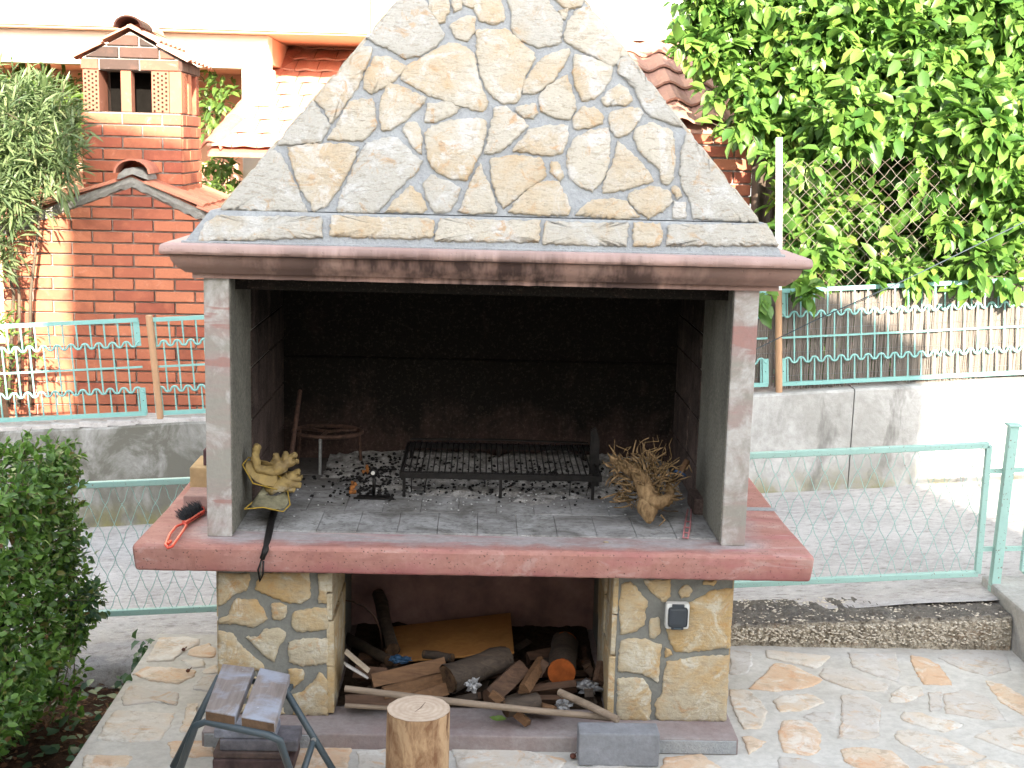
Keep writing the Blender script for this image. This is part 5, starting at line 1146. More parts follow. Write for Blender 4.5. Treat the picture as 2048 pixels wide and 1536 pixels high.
# ivy and litter on the soil
iv = empty('ivy_trail', (0, 0, 0), 0, 'dark ivy leaves trailing along the soil beside the left edge of the paving', 'ivy')
n = 520; P = np.stack([RNG.uniform(-2.2, -1.30, n), RNG.uniform(-1.2, .9, n), np.full(n, -.19)], 1); near = np.exp(-((P[:, 0] + 1.36) / .16) ** 2); P = P[RNG.random(n) < (.45 + near)]; n = len(P); P[:, 2] += RNG.uniform(0, .06, n) + .08 * np.exp(-((P[:, 0] + 1.33) / .06) ** 2)
D = unit(n); D[:, 2] *= .25; N = unit(n) * .35 + np.array([0, -.2, 1.]); foliage(iv, P, D, N, RNG.uniform(.03, .06, n), RNG.uniform(.025, .05, n), MT['ivy'], 200, fold=.1, curl=.15)
I2 = sprigs([bw(285, 1315, .85, .03), bw(268, 1350, .75, .03), bw(292, 1285, .95, .015), bw(250, 1400, .5, .04)], 22, 4, .042, .036, slen=.08); foliage(iv, *I2[:5], MT['ivy'], 0)
n = 2600; P = np.stack([RNG.uniform(-2.4, -1.30, n), RNG.uniform(-1.6, .95, n), np.full(n, -.197)], 1); P[:, 2] += np.array([fbm(p[0], p[1], 2.5, .035) for p in P]) + RNG.uniform(0, .015, n); D = unit(n); D[:, 2] *= .12; N = unit(n) * .4 + np.array([0, 0, 1.])
V = leaf_arrays(P, D, N, RNG.uniform(.015, .04, n), RNG.uniform(.008, .018, n)); o = bpy.data.objects.new('leaf_litter', leaf_mesh('leaf_litter', V, MT['litter'], RNG.random(n))); link(o); tag(o, kind='stuff')

# ================================================================== THINGS IN THE FIRE BOX
HZ = .6965
def root(name, label, cat, group=None): return empty(name, (0, 0, 0), 0, label, cat, group)
# grill grate
gg = root('grill_grate', 'black iron grill grate on short legs over the ash in the middle of the hearth', 'grill')
gz = HZ + .095; FLc, FRc, BLc, BRc = onZ(792, 946, gz), onZ(1200, 950, gz), onZ(822, 886, gz), onZ(1182, 890, gz)
gx0, gx1, gy0, gy1 = (FLc.x + BLc.x) / 2 - .0, (FRc.x + BRc.x) / 2, (FLc.y + FRc.y) / 2, (BLc.y + BRc.y) / 2
for nm, a, b in (('frame', (gx0, gy0, gz - .012), (gx1, gy0, gz - .012)), ('frame', (gx0, gy1, gz - .012), (gx1, gy1, gz - .012)), ('frame', (gx0, gy0, gz - .012), (gx0, gy1, gz - .012)), ('frame', (gx1, gy0, gz - .012), (gx1, gy1, gz - .012))):
    m = MB(); a, b = Vector(a), Vector(b); w = .003
    if abs(a.y - b.y) < 1e-4: m.box(a.x, b.x, a.y - w, a.y + w, a.z - .011, a.z + .010); m.box(a.x, b.x, a.y, a.y + .018 * (1 if a.y == gy0 else -1), a.z + .010, a.z + .013)
    else: m.box(a.x - w, a.x + w, a.y, b.y, a.z - .011, a.z + .010)
    m.build(nm, MT['iron'], gg)
nb = 34
for k in range(nb):
    x = gx0 + .012 + (gx1 - gx0 - .024) * k / (nb - 1); x2 = x + random.uniform(-.002, .002); m = MB(); m.tube([(x, gy0 - .003, gz + .003), ((x + x2) / 2, (gy0 + gy1) / 2, gz + .002 + .003 * math.sin(k)), (x2, gy1, gz + .003)], .0029, 6); m.build('bar', MT['iron'], gg, True)
for x, y in ((gx0 + .015, gy0 + .006), (gx1 - .03, gy0 + .006), ((gx0 + gx1) / 2, gy0 + .004), (gx0 + .015, gy1), (gx1 - .03, gy1), ((gx0 + gx1) / 2, gy1)):
    m = MB(); m.box(x - .006, x + .006, y - .004, y + .004, HZ, gz - .022); m.build('leg', MT['iron'], gg)
for u0, u1, v, uu in ((832, 848, 984, 0), (1148, 1172, 992, 0)):
    a = onZ(u0 - 9, v, HZ + .006); b = onZ(u1, v, HZ + .006); m = MB(); m.tube([(a.x, gy0 + .01, gz - .02), a, b, (b.x + .012, gy0 + .01, gz - .02)], .0022, 6); m.build('wire_handle', MT['iron'], gg); m = MB(); m.tube([a, b], .003, 6); m.build('handle_tip', MT['steel'], gg)
m = MB(); m.tube([(gx0 + .01, gy1 + .006, gz + .012), ((gx0 + gx1) / 2, gy1 + .012, gz + .016), (gx1 - .01, gy1 + .006, gz + .010)], .004, 6); m.build('back_rail', MT['iron'], gg)
a = onY(1187, 935, .80)
m = MB(); m.prism([Vector((a.x - .018, .80, HZ)), Vector((a.x + .024, .80, HZ)), Vector((a.x + .020, .81, HZ + .20)), Vector((a.x + .004, .812, HZ + .245)), Vector((a.x - .014, .81, HZ + .235))], (0, 1, 0), .012); o = m.build('iron_bracket', MT['iron']); tag(o, 'upright pointed iron plate standing at the right rear corner of the grill grate', 'bracket')
# ring trivet with its post
tv = root('ring_trivet', 'soot-black iron ring trivet on a post, dim at the left rear of the hearth', 'trivet')
c = onY(655, 863, 1.07); m = MB()
for rr_ in (.140,):
    m.tube([(c.x + rr_ * math.cos(t_ / 36 * 2 * math.pi), c.y + rr_ * .8 * math.sin(t_ / 36 * 2 * math.pi), c.z) for t_ in range(37)], .0085, 8, False)
m.build('ring', MT['rust'], tv, True)
for an in (.5, 2.6, 4.6): m = MB(); m.tube([(c.x, c.y, c.z), (c.x + .145 * math.cos(an), c.y + .116 * math.sin(an), c.z)], .007, 6); m.build('spoke', MT['rust'], tv)
for an in (.5, 2.6, 4.6): m = MB(); m.tube([(c.x + .14 * math.cos(an), c.y + .112 * math.sin(an), c.z), (c.x + .15 * math.cos(an), c.y + .12 * math.sin(an), HZ)], .007, 6); m.build('leg', MT['rust'] if an != 4.6 else MT['galv'], tv)
# poker
o = tube_obj('fire_poker', 'rust', None, [onY(582, 915, .62) , onY(600, 782, .95)], [.009, .009], 8); o.data.update(); tag(o, 'long brown iron poker leaning in the left back corner of the fire box', 'poker')
# ash rake
ar = root('ash_rake', 'small black T-shaped ash scraper with a round pale-ended handle, left of the grate', 'scraper')
a = onZ(707, 996, HZ + .004); b = onZ(789, 998, HZ + .004); m = MB(); m.tube([a, b], .004, 6); m.build('crossbar', MT['iron'], ar)
m = MB(); m.box(a.x + .01, b.x - .02, a.y - .002, a.y + .05, HZ, HZ + .004); m.build('plate', MT['iron'], ar)
c0 = onZ(747, 990, HZ + .006); c1 = onY(746, 946, c0.y - .03); m = MB(); m.tube([c0, c0.lerp(c1, .5) + Vector((.003, 0, 0)), c1 + Vector((0, .03, -.008))], .0062, 8); m.build('handle', MT['iron'], ar, True)
m = MB(); m.tube([c1 + Vector((0, .05, 0)), c1 + Vector((0, 0, .0))], .0135, 14); m.build('end_knob', MT['iron'], ar, True); m = MB(); m.tube([c1 + Vector((0, .0, 0)), c1 + Vector((0, -.002, 0))], .0075, 12); m.build('knob_face', plain('pale_cut_metal', (.6, .58, .52), .5, .5), ar)
# two orange clinkers
om = plain('orange_baked_clay', (.50, .19, .05), .7, .3, .3, 60, .8, .006)
for k, (u, v, lab) in enumerate(((733, 938, 'small orange clay scrap on the coals beside the scraper knob'), (706, 972, 'crumpled orange scrap standing near the left end of the scraper plate'))):
    p = onZ(u, v + 8, HZ + .014); m = MB()
    for q in range(5): m.ball(p + Vector((random.uniform(-.011, .011), random.uniform(-.008, .008), .008 * q - .004)), random.uniform(.007, .011), sub=1, jit=.25)
    if k: m.tube([p + Vector((-.014, 0, -.008)), p + Vector((.012, 0, -.006))], .008, 7)
    tag(m.build('clay_scrap', om, None), lab, 'scrap', None)
# ash and charcoal
n_ = 90; vs = []; fs = []
def ashh(x, y): return max(-.004, .008 + .075 * max(0, y - .78) ** 1.0 + .020 * mnoise.fractal(Vector((x * 7, y * 9, 1)), 1, 2, 4) + .010 * mnoise.fractal(Vector((x * 30, y * 30, 4)), 1, 2, 3) - .08 * max(0, abs(x - .12) - .42) - .10 * max(0, .74 - y))
ash = grid('ash_bed', -.62, .80, .52, 1.235, lambda x, y: HZ - .001 + ashh(x, y), plain('grey_ash', (.47, .45, .42), 1, .05, .35, 26, 1, .01, 0, (.12, .108, .10)), 110, 60); tag(ash, kind='stuff')
m = MB()
for i in range(950):
    x = random.gauss(.1, .36) if random.random() < .55 else random.gauss(-.40, .09); y = random.gauss(.88, .16)
    if not (-.78 < x < .80 and .50 < y < 1.22): continue
    r_ = random.uniform(.0025, .009) * (1 if y > .6 else .6); m.ball((x, y, HZ + max(0, ashh(x, y)) + r_ * .4), r_, sub=1, jit=.3, sc=(1, 1, .7))
tag(m.build('charcoal_bits', plain('charcoal', (.02, .018, .017), .9, .2, .3, 60, .8, .004)), kind='stuff')
m = MB()
for i in range(260):
    x = random.gauss(-.05, .4); y = random.gauss(.70, .12)
    if not (-.78 < x < .80 and .3 < y < 1.05): continue
    r_ = random.uniform(.002, .005); m.ball((x, y, HZ + max(0, ashh(x, y)) + r_ * .3), r_, sub=1, jit=.3, sc=(1, 1, .6))
tag(m.build('ash_flakes', plain('white_ash_flake', (.55, .54, .52), .95, .1)), kind='stuff')

# ---- a soft thing built as one skinned surface
def skin(name, nodes, edges, mat, parent=None, sub=3, wrinkle=.0055):
    """nodes: [(pos, rx, ry)]"""
    me = bpy.data.meshes.new(name); me.from_pydata([tuple(n[0]) for n in nodes], edges, []); o = bpy.data.objects.new(name, me); link(o, parent)
    o.modifiers.new('s', 'SKIN'); sv = me.skin_vertices[0].data
    for i, n in enumerate(nodes): sv[i].radius = (n[1], n[2])
    sv[0].use_root = True
    m2 = o.modifiers.new('d', 'SUBSURF'); m2.levels = sub; m2.render_levels = sub
    bpy.context.view_layer.update(); dg = bpy.context.evaluated_depsgraph_get(); nm = bpy.data.meshes.new_from_object(o.evaluated_get(dg)); o.modifiers.clear(); o.data = nm
    nm.materials.clear(); nm.materials.append(mat)
    for v in nm.vertices:
        q = v.co; v.co = q + v.normal * (wrinkle * (mnoise.noise(q * 38) + .6 * mnoise.noise(q * 90 + Vector((5, 0, 0)))))
    nm.polygons.foreach_set('use_smooth', [True] * len(nm.polygons)); return o
# leather work gloves
t = NT('stained_yellow_leather', .75, .3); n = t.noise(12, 6, .65, dist=.6); f = t.noise(110, 5, .7); c = t.mix(t.maprange(n, .38, .62), (.27, .19, .065), (.16, .11, .045)); c = t.mix(t.maprange(f, .3, .5, .4, 0), c, (.12, .09, .05)); c = t.mix(t.maprange(t.noise(9, 5, .7), .55, .68, 0, .7), c, (.30, .28, .22)); t.color(c); t.bump(n, .6, .008); t.bump(f, .3, .002); lea = t.m
def glove(label, y, palm, fingers):
    """palm: pixel pair; fingers: list of pixel polylines with radii; cuff: (centre, half-size vector) ring"""
    g = root('work_glove', label, 'glove', 'yellow leather work gloves')
    P = lambda u, v, dy=0: onY(u, v, y + dy)
    nodes = []; edges = []
    for (u, v, dy, rx, ry) in palm: nodes.append((P(u, v, dy), rx * 1.25, ry * 1.25))
    edges += [(i, i + 1) for i in range(len(palm) - 1)]
    for att, fl in fingers:
        prev = att
        for (u, v, dy, r) in fl: nodes.append((P(u, v, dy), r * 1.75, r * 1.3)); edges.append((prev, len(nodes) - 1)); prev = len(nodes) - 1
        (u2, v2, dy2, r2) = fl[-1]; (u1, v1, dy1, r1) = fl[-2]; nodes.append((P(u2 + (u2 - u1) * .25, v2 + (v2 - v1) * .25, dy2), r2 * 1.5, r2 * 1.1)); edges.append((prev, len(nodes) - 1))
    skin('hand', nodes, edges, lea, g); return g, P
def cuff(g, P, ringA, ringB, mat=lea, name='cuff'):
    """flared open sleeve between two pixel rings [(u,v,dy)...]"""
    n = len(ringA); vs = []; fs = []; steps = 5
    A1 = [P(*q) for q in ringA]; B1_ = [P(*q) for q in ringB]
    for s in range(steps + 1):
        for i in range(n):
            f = s / steps; q = A1[i].lerp(B1_[i], f); q = q + Vector((0, 0, .003 * math.sin(i * 1.7) * f)); vs.append(q)
    for s in range(steps):
        for i in range(n): fs.append((s * n + i, s * n + (i + 1) % n, (s + 1) * n + (i + 1) % n, (s + 1) * n + i))
    o = mesh(name, vs, fs, mat, g, True); md = o.modifiers.new('t', 'SOLIDIFY'); md.thickness = .0022; m2 = o.modifiers.new('s', 'SUBSURF'); m2.levels = 1; m2.render_levels = 1
    bm = bmesh.new(); bm.from_mesh(o.data); bmesh.ops.recalc_face_normals(bm, faces=bm.faces); bm.to_mesh(o.data); bm.free()
    m = MB(); m.tube(vs[-n:] + [vs[-n]], .0026, 5, False); m.build('hem', plain('yellow_hem_stitching', (.38, .25, .04), .8, .2), g, True); return o
g1, P1 = glove('yellow leather work glove on top, thumb pointing up and cuff folded open to the left', .30,
    [(532, 948, -.01, .022, .016), (548, 942, .005, .030, .020), (564, 932, .015, .030, .018), (574, 924, .02, .024, .014)],
    [(0, [(514, 936, -.01, .0125), (510, 912, -.005, .0115), (514, 893, 0, .0105)]), (2, [(552, 918, .02, .0095), (551, 909, .02, .0085)]), (3, [(570, 911, .02, .0095), (572, 906, .02, .0085)]), (3, [(584, 915, .02, .0095), (591, 909, .015, .0085)]), (3, [(586, 926, .01, .009), (594, 922, .005, .008)])])
cuff(g1, P1, [(508, 925, -.01), (520, 918, .0), (548, 925, .0), (556, 940, -.01), (540, 950, -.02), (518, 944, -.02)], [(485, 930, -.03), (497, 916, .01), (532, 934, .02), (562, 954, .0), (554, 980, -.03), (506, 968, -.05)])
g2, P2 = glove('yellow leather work glove underneath, grey striped cuff flaring towards the slab edge', .30,
    [(530, 985, -.01, .026, .014), (550, 970, .005, .034, .018), (570, 958, .015, .032, .016), (580, 952, .02, .022, .012)],
    [(3, [(592, 946, .02, .009), (598, 944, .015, .0085)]), (3, [(595, 956, .015, .0095), (602, 957, .01, .0085)]), (2, [(590, 968, .01, .0095), (600, 970, .005, .0085)]), (2, [(580, 977, 0, .009), (588, 980, 0, .008)])])
cuff(g2, P2, [(518, 975, .0), (540, 962, .02), (566, 968, .02), (568, 985, .0), (550, 994, -.02), (528, 990, -.02)], [(489, 1018, -.11), (524, 990, -.02), (574, 974, .0), (580, 1008, -.06), (566, 1024, -.10), (526, 1016, -.12)], plain('striped_cuff_canvas', (.24, .22, .14), .95, .1, .25, 30, .5, .003))
# tongs handle hanging over the slab edge
tg = root('fire_tongs', 'black iron tongs under the gloves, hooked handle hanging over the front edge of the slab', 'tongs')
a = onZ(556, 1000, HZ + .025); b = onZ(543, 1040, HZ + .012); c = onY(531, 1100, -.010); d = onY(524, 1118, -.014)
m = MB(); m.tube([a + Vector((.03, .16, .0)), a, b, c, d], [.010, .012, .013, .011, .009], 10); m.build('shaft', MT['iron'], tg, True)
m = MB(); e0_ = onY(522, 1150, -.018); m.tube([d, onY(516, 1140, -.018), onY(520, 1163, -.02), onY(526, 1148, -.018), onY(527, 1122, -.016)], .0034, 6); m.build('hook', MT['iron'], tg, True)
m = MB(); m.tube([onY(523, 1122, -.022), onY(521, 1150, -.024)], .0022, 5); m.build('bright_edge', MT['steel'], tg)
# root bundle of dry fibrous husk
rb = root('husk_bundle', 'tangle of light brown burlap-like husk with wiry fibres, at the right of the hearth', 'kindling')
bur = NT('dry_husk', .95, .1); n = bur.noise(1, 6, .7, src=bur.mapping((60, 60, 18))); c = bur.mix(bur.maprange(n, .3, .65), (.085, .05, .024), (.25, .165, .085)); bur.color(c); bur.bump(n, .9, .006); BM = bur.m
YB = .36
Pn = lambda u, v, dy=0: onY(u, v, YB + dy)
def husk(pts, name='husk'):
    return skin(name, [(Pn(u, v, dy), r * 1.2, r * 1.0) for u, v, dy, r in pts], [(i, i + 1) for i in range(len(pts) - 1)], BM, rb)
husk([(1222, 912, .04, .010), (1238, 930, .03, .022), (1262, 936, .02, .030), (1282, 955, .0, .030), (1292, 985, -.02, .034), (1308, 1008, -.05, .036), (1330, 1002, -.06, .026), (1342, 992, -.05, .012)])
husk([(1292, 990, -.02, .034), (1296, 1020, -.06, .034), (1298, 1036, -.08, .020), (1297, 1048, -.09, .008)])
husk([(1330, 1010, -.02, .020), (1340, 990, .01, .016), (1338, 968, .03, .010)])
m = MB()
def strip(pts, w):
    vs = []; fs = []; n = len(pts); tw = random.uniform(0, 3.1); dt = random.uniform(-.5, .5)
    for i, p in enumerate(pts):
        a = tw + dt * i; ww = w * (1 - .55 * (i / (n - 1)) ** 2); s = Vector((math.cos(a), .3 * math.sin(a * 1.3), math.sin(a))) * ww; nn = Vector((math.sin(a), .6, -math.cos(a))).normalized() * .0009
        vs += [p - s + nn, p + nn * 2.2, p + s + nn, p + s - nn, p - s - nn]
    for i in range(n - 1):
        for k in range(5): a = i * 5 + k; b = i * 5 + (k + 1) % 5; fs.append((a, b, b + 5, a + 5))
    fs += [(4, 3, 2, 1, 0), tuple((n - 1) * 5 + k for k in range(5))]; m.add(vs, fs)
for i in range(150):
    c0 = random.choice([(1240, 940), (1270, 925), (1300, 930), (1320, 950), (1330, 985), (1262, 975), (1290, 960), (1256, 1000)]); u0, v0 = c0[0] + random.gauss(0, 9), c0[1] + random.gauss(0, 9)
    ang = math.atan2(v0 - 985, u0 - 1293) + random.gauss(0, .45); L_ = random.uniform(14, 44); y0_ = random.uniform(-.04, .05); cur = random.uniform(-.9, .9); pts = []
    for q in range(6): f = q / 5; pts.append(Pn(u0 + L_ * f * math.cos(ang + cur * f), v0 + L_ * f * math.sin(ang + cur * f) * .85, y0_ + .03 * math.sin(f * 3 + i)))
    if pts[-1].z < HZ + .004: continue
    strip(pts, random.uniform(.0018, .0062))
o = m.build('torn_husk', BM, rb, True); o['kind'] = 'stuff'
m = MB()
for i in range(170):
    u0, v0 = random.gauss(1300, 32), random.gauss(962, 27); an = random.uniform(0, 6.28); L_n = random.uniform(15, 62); y0_ = random.uniform(-.03, .06); b_ = random.uniform(-12, 12)
    u1, v1 = u0 + L_n * math.cos(an) * .5 + b_, v0 + L_n * math.sin(an) * .45 + b_; u2, v2 = u0 + L_n * math.cos(an), v0 + L_n * math.sin(an) * .9
    if v2 > 1040 - abs(u2 - 1300) * .5 or u2 > 1378: continue
    m.tube([Pn(u0, v0, y0_), Pn(u1, v1, y0_ - .01), Pn(u2, v2, y0_ + random.uniform(-.03, .02))], [.0016, .0013, .0007], 4, False)
o = m.build('fibres', plain('pale_husk_fibre', (.28, .18, .08), .9, .2, .3, 60), rb); o['kind'] = 'stuff'
for pts in ([(1240, 925, .02), (1228, 905, .02), (1218, 890, .02)], [(1268, 925, .02), (1266, 905, .02), (1272, 880, .02)], [(1280, 925, .03), (1290, 900, .03), (1285, 885, .03)], [(1240, 985, .02), (1215, 993, .0), (1200, 998, .0)], [(1330, 940, .03), (1352, 925, .03), (1360, 920, .03)], [(1322, 1030, -.06), (1330, 1040, -.07), (1318, 1052, -.08)], [(1300, 925, .03), (1332, 905, .03), (1330, 895, .03)], [(1372, 940, .03), (1378, 930, .03), (1384, 945, .03)]):
    m = MB(); m.tube([Pn(*p) for p in pts], [.004, .0032, .0018], 6); m.build('root', BM, rb, True)
# stick with a blue tie
bs_ = root('tied_stick', 'short light stick wrapped with a blue band, behind the husk bundle', 'stick'); a = Pn(1358, 950, .10); b = Pn(1374, 922, .14); m = MB(); m.tube([a, b], .012, 8); m.build('stick', MT['split'], bs_, True)
c = a.lerp(b, .1); m = MB(); m.tube([c + Vector((.020 * math.cos(q * .63), .012 * math.sin(q * .63), .012 * math.cos(q * .63 + 2.4))) for q in range(11)], .005, 6, False); m.build('band', plain('blue_plastic', (.045, .10, .22), .5, .4), bs_, True)
# pink plastic strap
pk = plain('pink_plastic', (.50, .20, .20), .55, .4, .2, 40); ps_ = root('pink_clip', 'pink plastic clip lying beside the right column foot', 'clip')
pa_, pb_ = onZ(1371, 1076, HZ + .002), onZ(1378, 1035, HZ + .004); dn = (pb_ - pa_).normalized(); sdv = dn.cross(Vector((0, 0, 1))).normalized()
for s in (-1, 1): m = MB(); m.tube([pa_ + sdv * .008 * s, pa_.lerp(pb_, .55) + sdv * .010 * s, pb_ + sdv * .006 * s + Vector((0, 0, .03))], .0034, 6); m.build('side_bar', pk, ps_, True)
for f in (.0, .25, .5, .8): m = MB(); q = pa_.lerp(pb_, f); m.tube([q - sdv * .009, q + sdv * .009], .0028, 5); m.build('rung', pk, ps_)
# dark brick in the corner
a = onZ(1398, 1030, HZ); m = MB(); m.box(a.x - .02, a.x + .03, a.y, a.y + .16, HZ, HZ + .06, b=.006); tag(m.build('fire_brick', MT['soot_side']), 'sooty dark brick tucked against the right column inside the hearth', 'brick')
# seed husk and bits on the slab
m = MB(); p = onZ(1212, 1084, .692); m.ball(p, .008, sub=1, sc=(1.3, .6, .5), jit=.2); tag(m.build('bark_chip', plain('pale_chip', (.42, .34, .24), .9, .1)), 'tiny pale chip lying alone on the front strip of the slab', 'chip')
# ---- bricks stacked on the slab behind the left column
def blk(name, u0, u1, vt, y0, y1, z0, z1, mat, label, cat, x1=-.915):
    a = onZ(u0, vt, z1); m = MB(); m.box(a.x, x1, y0, y1, z0, z1, b=.005); o = m.build(name, mat); tag(o, label, cat, 'blocks stacked on the slab behind the left column'); return o
q = onZ(366, 992, .75); blk('paving_block', 366, 420, 992, q.y, q.y + .13, .6905, .75, plain('faded_pink_block', (.38, .24, .21), .9, .2, .15, 20), 'faded pink-grey block, nearest of the three stacked left of the column', 'block')
q2 = onZ(370, 935, .80); blk('yellow_block', 370, 420, 945, q2.y + .0, q2.y + .20, .6905, .80, plain('yellow_stone_block', (.52, .36, .19), .9, .2, .15, 12), 'warm yellow stone block under the dark brick, left of the column', 'block')
q3 = onZ(386, 921, .855); blk('dark_brick', 386, 420, 921, q2.y + .03, q2.y + .24, .801, .862, plain('dark_purple_brick', (.13, .07, .07), .85, .2, .2, 20), 'dark purple brick lying on top of the yellow block, left of the column', 'brick')
# ---- hand brush
br = root('hand_brush', 'red plastic hand brush with black bristles lying on the left end of the slab', 'brush')
red = plain('red_brush_plastic', (.60, .06, .03), .4, .5, .05, 30); HB = lambda u, v, z=.703: onZ(u, v, z)
lp = [HB(331, 1090), HB(340, 1068), HB(352, 1053), HB(366, 1047), HB(373, 1051), HB(366, 1062), HB(355, 1078), HB(344, 1093), HB(336, 1096), HB(331, 1090)]
m = MB(); m.tube(lp, .0048, 7, False); m.build('handle_loop', red, br, True)
m = MB(); m.prism([HB(364, 1048, .699), HB(372, 1052, .699), HB(396, 1036, .699), HB(410, 1028, .699), HB(409, 1020, .699), HB(396, 1022, .699), HB(380, 1034, .699)], (0, 0, 1), .014); bevel(m.build('head', red, br), .003)
m = MB(); m.tube([HB(335, 1088, .7035), HB(341, 1083, .7035)], .006, 8); m.build('hanging_eye', red, br)
m = MB()
for i in range(700):
    f = random.random(); a = HB(372, 1046, .706).lerp(HB(408, 1024, .706), f) + Vector((random.uniform(-.004, .004), random.uniform(-.004, .004), 0)); d = Vector((-.030, .030, .012)) * random.uniform(.7, 1.25) + Vector((random.uniform(-.016, .012), random.uniform(-.008, .012), random.uniform(-.008, .022))); m.tube([a, a + d * .5 + Vector((0, 0, .004)), a + d], [.0011, .001, .0006], 3, False)
o = m.build('bristles', plain('black_bristle', (.018, .017, .018), .7, .3), br); o['kind'] = 'stuff'

# ================================================================== THE WOOD STORE
def Wp(u, v, y): return onY(u, v, y)
def Wz(u, v, h): return onZ(u, v, .055 + h)
m = MB(); a = [Wp(769, 1255, .84), Wp(1021, 1225, .90), Wz(1028, 1303, .085), Wz(772, 1322, .06)]; n_ = (a[1] - a[0]).cross(a[3] - a[0]).normalized()
m.prism(a, n_, .010); o = bevel(m.build('plywood_board', MT['ply']), .0015); tag(o, 'ochre plywood board leaning on the log pile under the slab', 'board')
def log(name, p0, p1, r, mat, label, cat='log', endmat=None, n=12, squash=1.0, g='logs and sticks in the wood store', jit=.08, seg=5):
    t_ = root(name, label, cat, g); m = MB(); pts = [Vector(p0).lerp(Vector(p1), i / seg) + Vector((random.uniform(-1, 1), random.uniform(-1, 1), random.uniform(-1, 1))) * r * jit for i in range(seg + 1)]
    m.tube(pts, [r * random.uniform(1 - jit, 1 + jit) for _ in pts], n, False); o = m.build('bark', mat, t_, True)
    for v in o.data.vertices: v.co += Vector((mnoise.noise(v.co * 40), mnoise.noise(v.co * 40 + Vector((9, 0, 0))), mnoise.noise(v.co * 40 + Vector((0, 9, 0))))) * r * .16
    for k, (q, d) in enumerate(((pts[0], pts[0] - pts[1]), (pts[-1], pts[-1] - pts[-2]))):
        d = d.normalized(); m = MB(); m.tube([q - d * .01, q + d * .0015], r * .97, n); m.build('cut_end', endmat or MT['log_end'], t_)
    return t_
def wedge(p0, p1, w, h, mat, label, roll=0.0, cat='split log', tri=True):
    p0, p1 = Vector(p0), Vector(p1); d = (p1 - p0).normalized(); a = d.cross(Vector((0, 0, 1))).normalized(); b = a.cross(d); ca, sa = math.cos(roll), math.sin(roll); A1, B1_ = a * ca + b * sa, b * ca - a * sa
    sec = [(-w, -h), (w, -h * .8), (w * .5, h), (-w * .3, h * .8)] if tri else [(-w, -h), (w, -h), (w, h), (-w, h)]
    seg = 6; vs = []; fs = []; n = len(sec) * 3
    for i in range(seg + 1):
        c = p0.lerp(p1, i / seg)
        for k in range(len(sec)):
            for j in range(3):
                s0_ = Vector(sec[k]); s1_ = Vector(sec[(k + 1) % len(sec)]); q = s0_.lerp(s1_, j / 3); f = 1 + .14 * mnoise.noise(Vector((i * .7 + p0.x * 9, k * 3.1 + j, p0.y * 5))); vs.append(c + A1 * q.x * f + B1_ * q.y * f)
    for i in range(seg):
        for k in range(n): fs.append((i * n + k, i * n + (k + 1) % n, (i + 1) * n + (k + 1) % n, (i + 1) * n + k))
    fs.append(tuple(range(n))[::-1]); fs.append(tuple(seg * n + k for k in range(n)))
    o = mesh('split_log', vs, fs, mat, None); tag(o, label, cat, 'split logs heaped in the wood store'); return o
log('dark_log', Wp(757, 1188, .90), Wz(785, 1300, .09), .026, MT['bark'], 'dark round log standing behind the plywood board, upper left of the wood store')
# base heap
wedge(Wz(744, 1362, .10), Wz(890, 1328, .14), .026, .026, MT['split'], 'long pale split log slanting up to the middle, left part of the heap', .3)
wedge(Wz(765, 1384, .08), Wz(892, 1352, .10), .024, .022, MT['split'], 'second pale split log just below the long slanting one', -.2)
wedge(Wz(830, 1396, .05), Wz(892, 1375, .07), .022, .022, MT['split'], 'short reddish split log end beside the stump top', .1)
log('fat_log', Wz(895, 1358, .11), Wz(1010, 1318, .12), .050, MT['bark'], 'fat dark bark-covered log lying across the middle of the heap')
wedge(Wz(975, 1395, .06), Wz(1040, 1335, .11), .040, .030, MT['split_dark'], 'dark split log leaning right of the fat bark log', .5)
wedge(Wz(1045, 1378, .08), Wz(1080, 1322, .12), .024, .020, MT['split'], 'reddish upright split log left of the round orange cut log', .2)
wedge(Wz(1075, 1352, .08), Wz(1092, 1322, .13), .016, .016, MT['split_dark'], 'narrow brown split log pressed against the round cut log', .6)
a_ = Wz(1123, 1345, .10); log('cut_log', a_, a_ + Vector((.03, .30, -.01)), .052, MT['bark'], 'round log showing a bright orange cut end in the wood store', endmat=MT['orange_cut'], n=20, jit=.02)
wedge(Wz(1195, 1366, .07), Wz(1203, 1328, .12), .030, .026, MT['split_dark'], 'dull brown split log against the right pillar', .4)
wedge(Wz(985, 1385, .09), Wz(1058, 1446, .025), .016, .014, MT['split'], 'narrow yellowish split stick pointing down to the front', .0)
wedge(Wz(1045, 1402, .05), Wz(1110, 1422, .04), .028, .018, MT['split'], 'short flat split piece in front of the foil', .3)
wedge(Wz(690, 1400, .05), Wz(790, 1396, .05), .035, .02, MT['split_dark'], 'dark flat log behind the stump, left of the heap', .1)
wedge(Wz(712, 1345, .09), Wz(775, 1352, .09), .036, .026, MT['split_dark'], 'dark broad log at the left side of the heap under the battens', .5)
log('thin_log', Wz(848, 1308, .12), Wz(905, 1316, .13), .016, MT['bark'], 'thin dark log lying against the foot of the plywood', 'log')
log('crooked_log', Wp(694, 1275, .80), Wz(780, 1322, .10), .020, MT['bark'], 'dark crooked log running down from the upper left of the store', 'log')
log('bark_log', Wz(1008, 1418, .06), Wz(1078, 1402, .07), .030, MT['bark'], 'short black log behind the long pole, right of the middle')
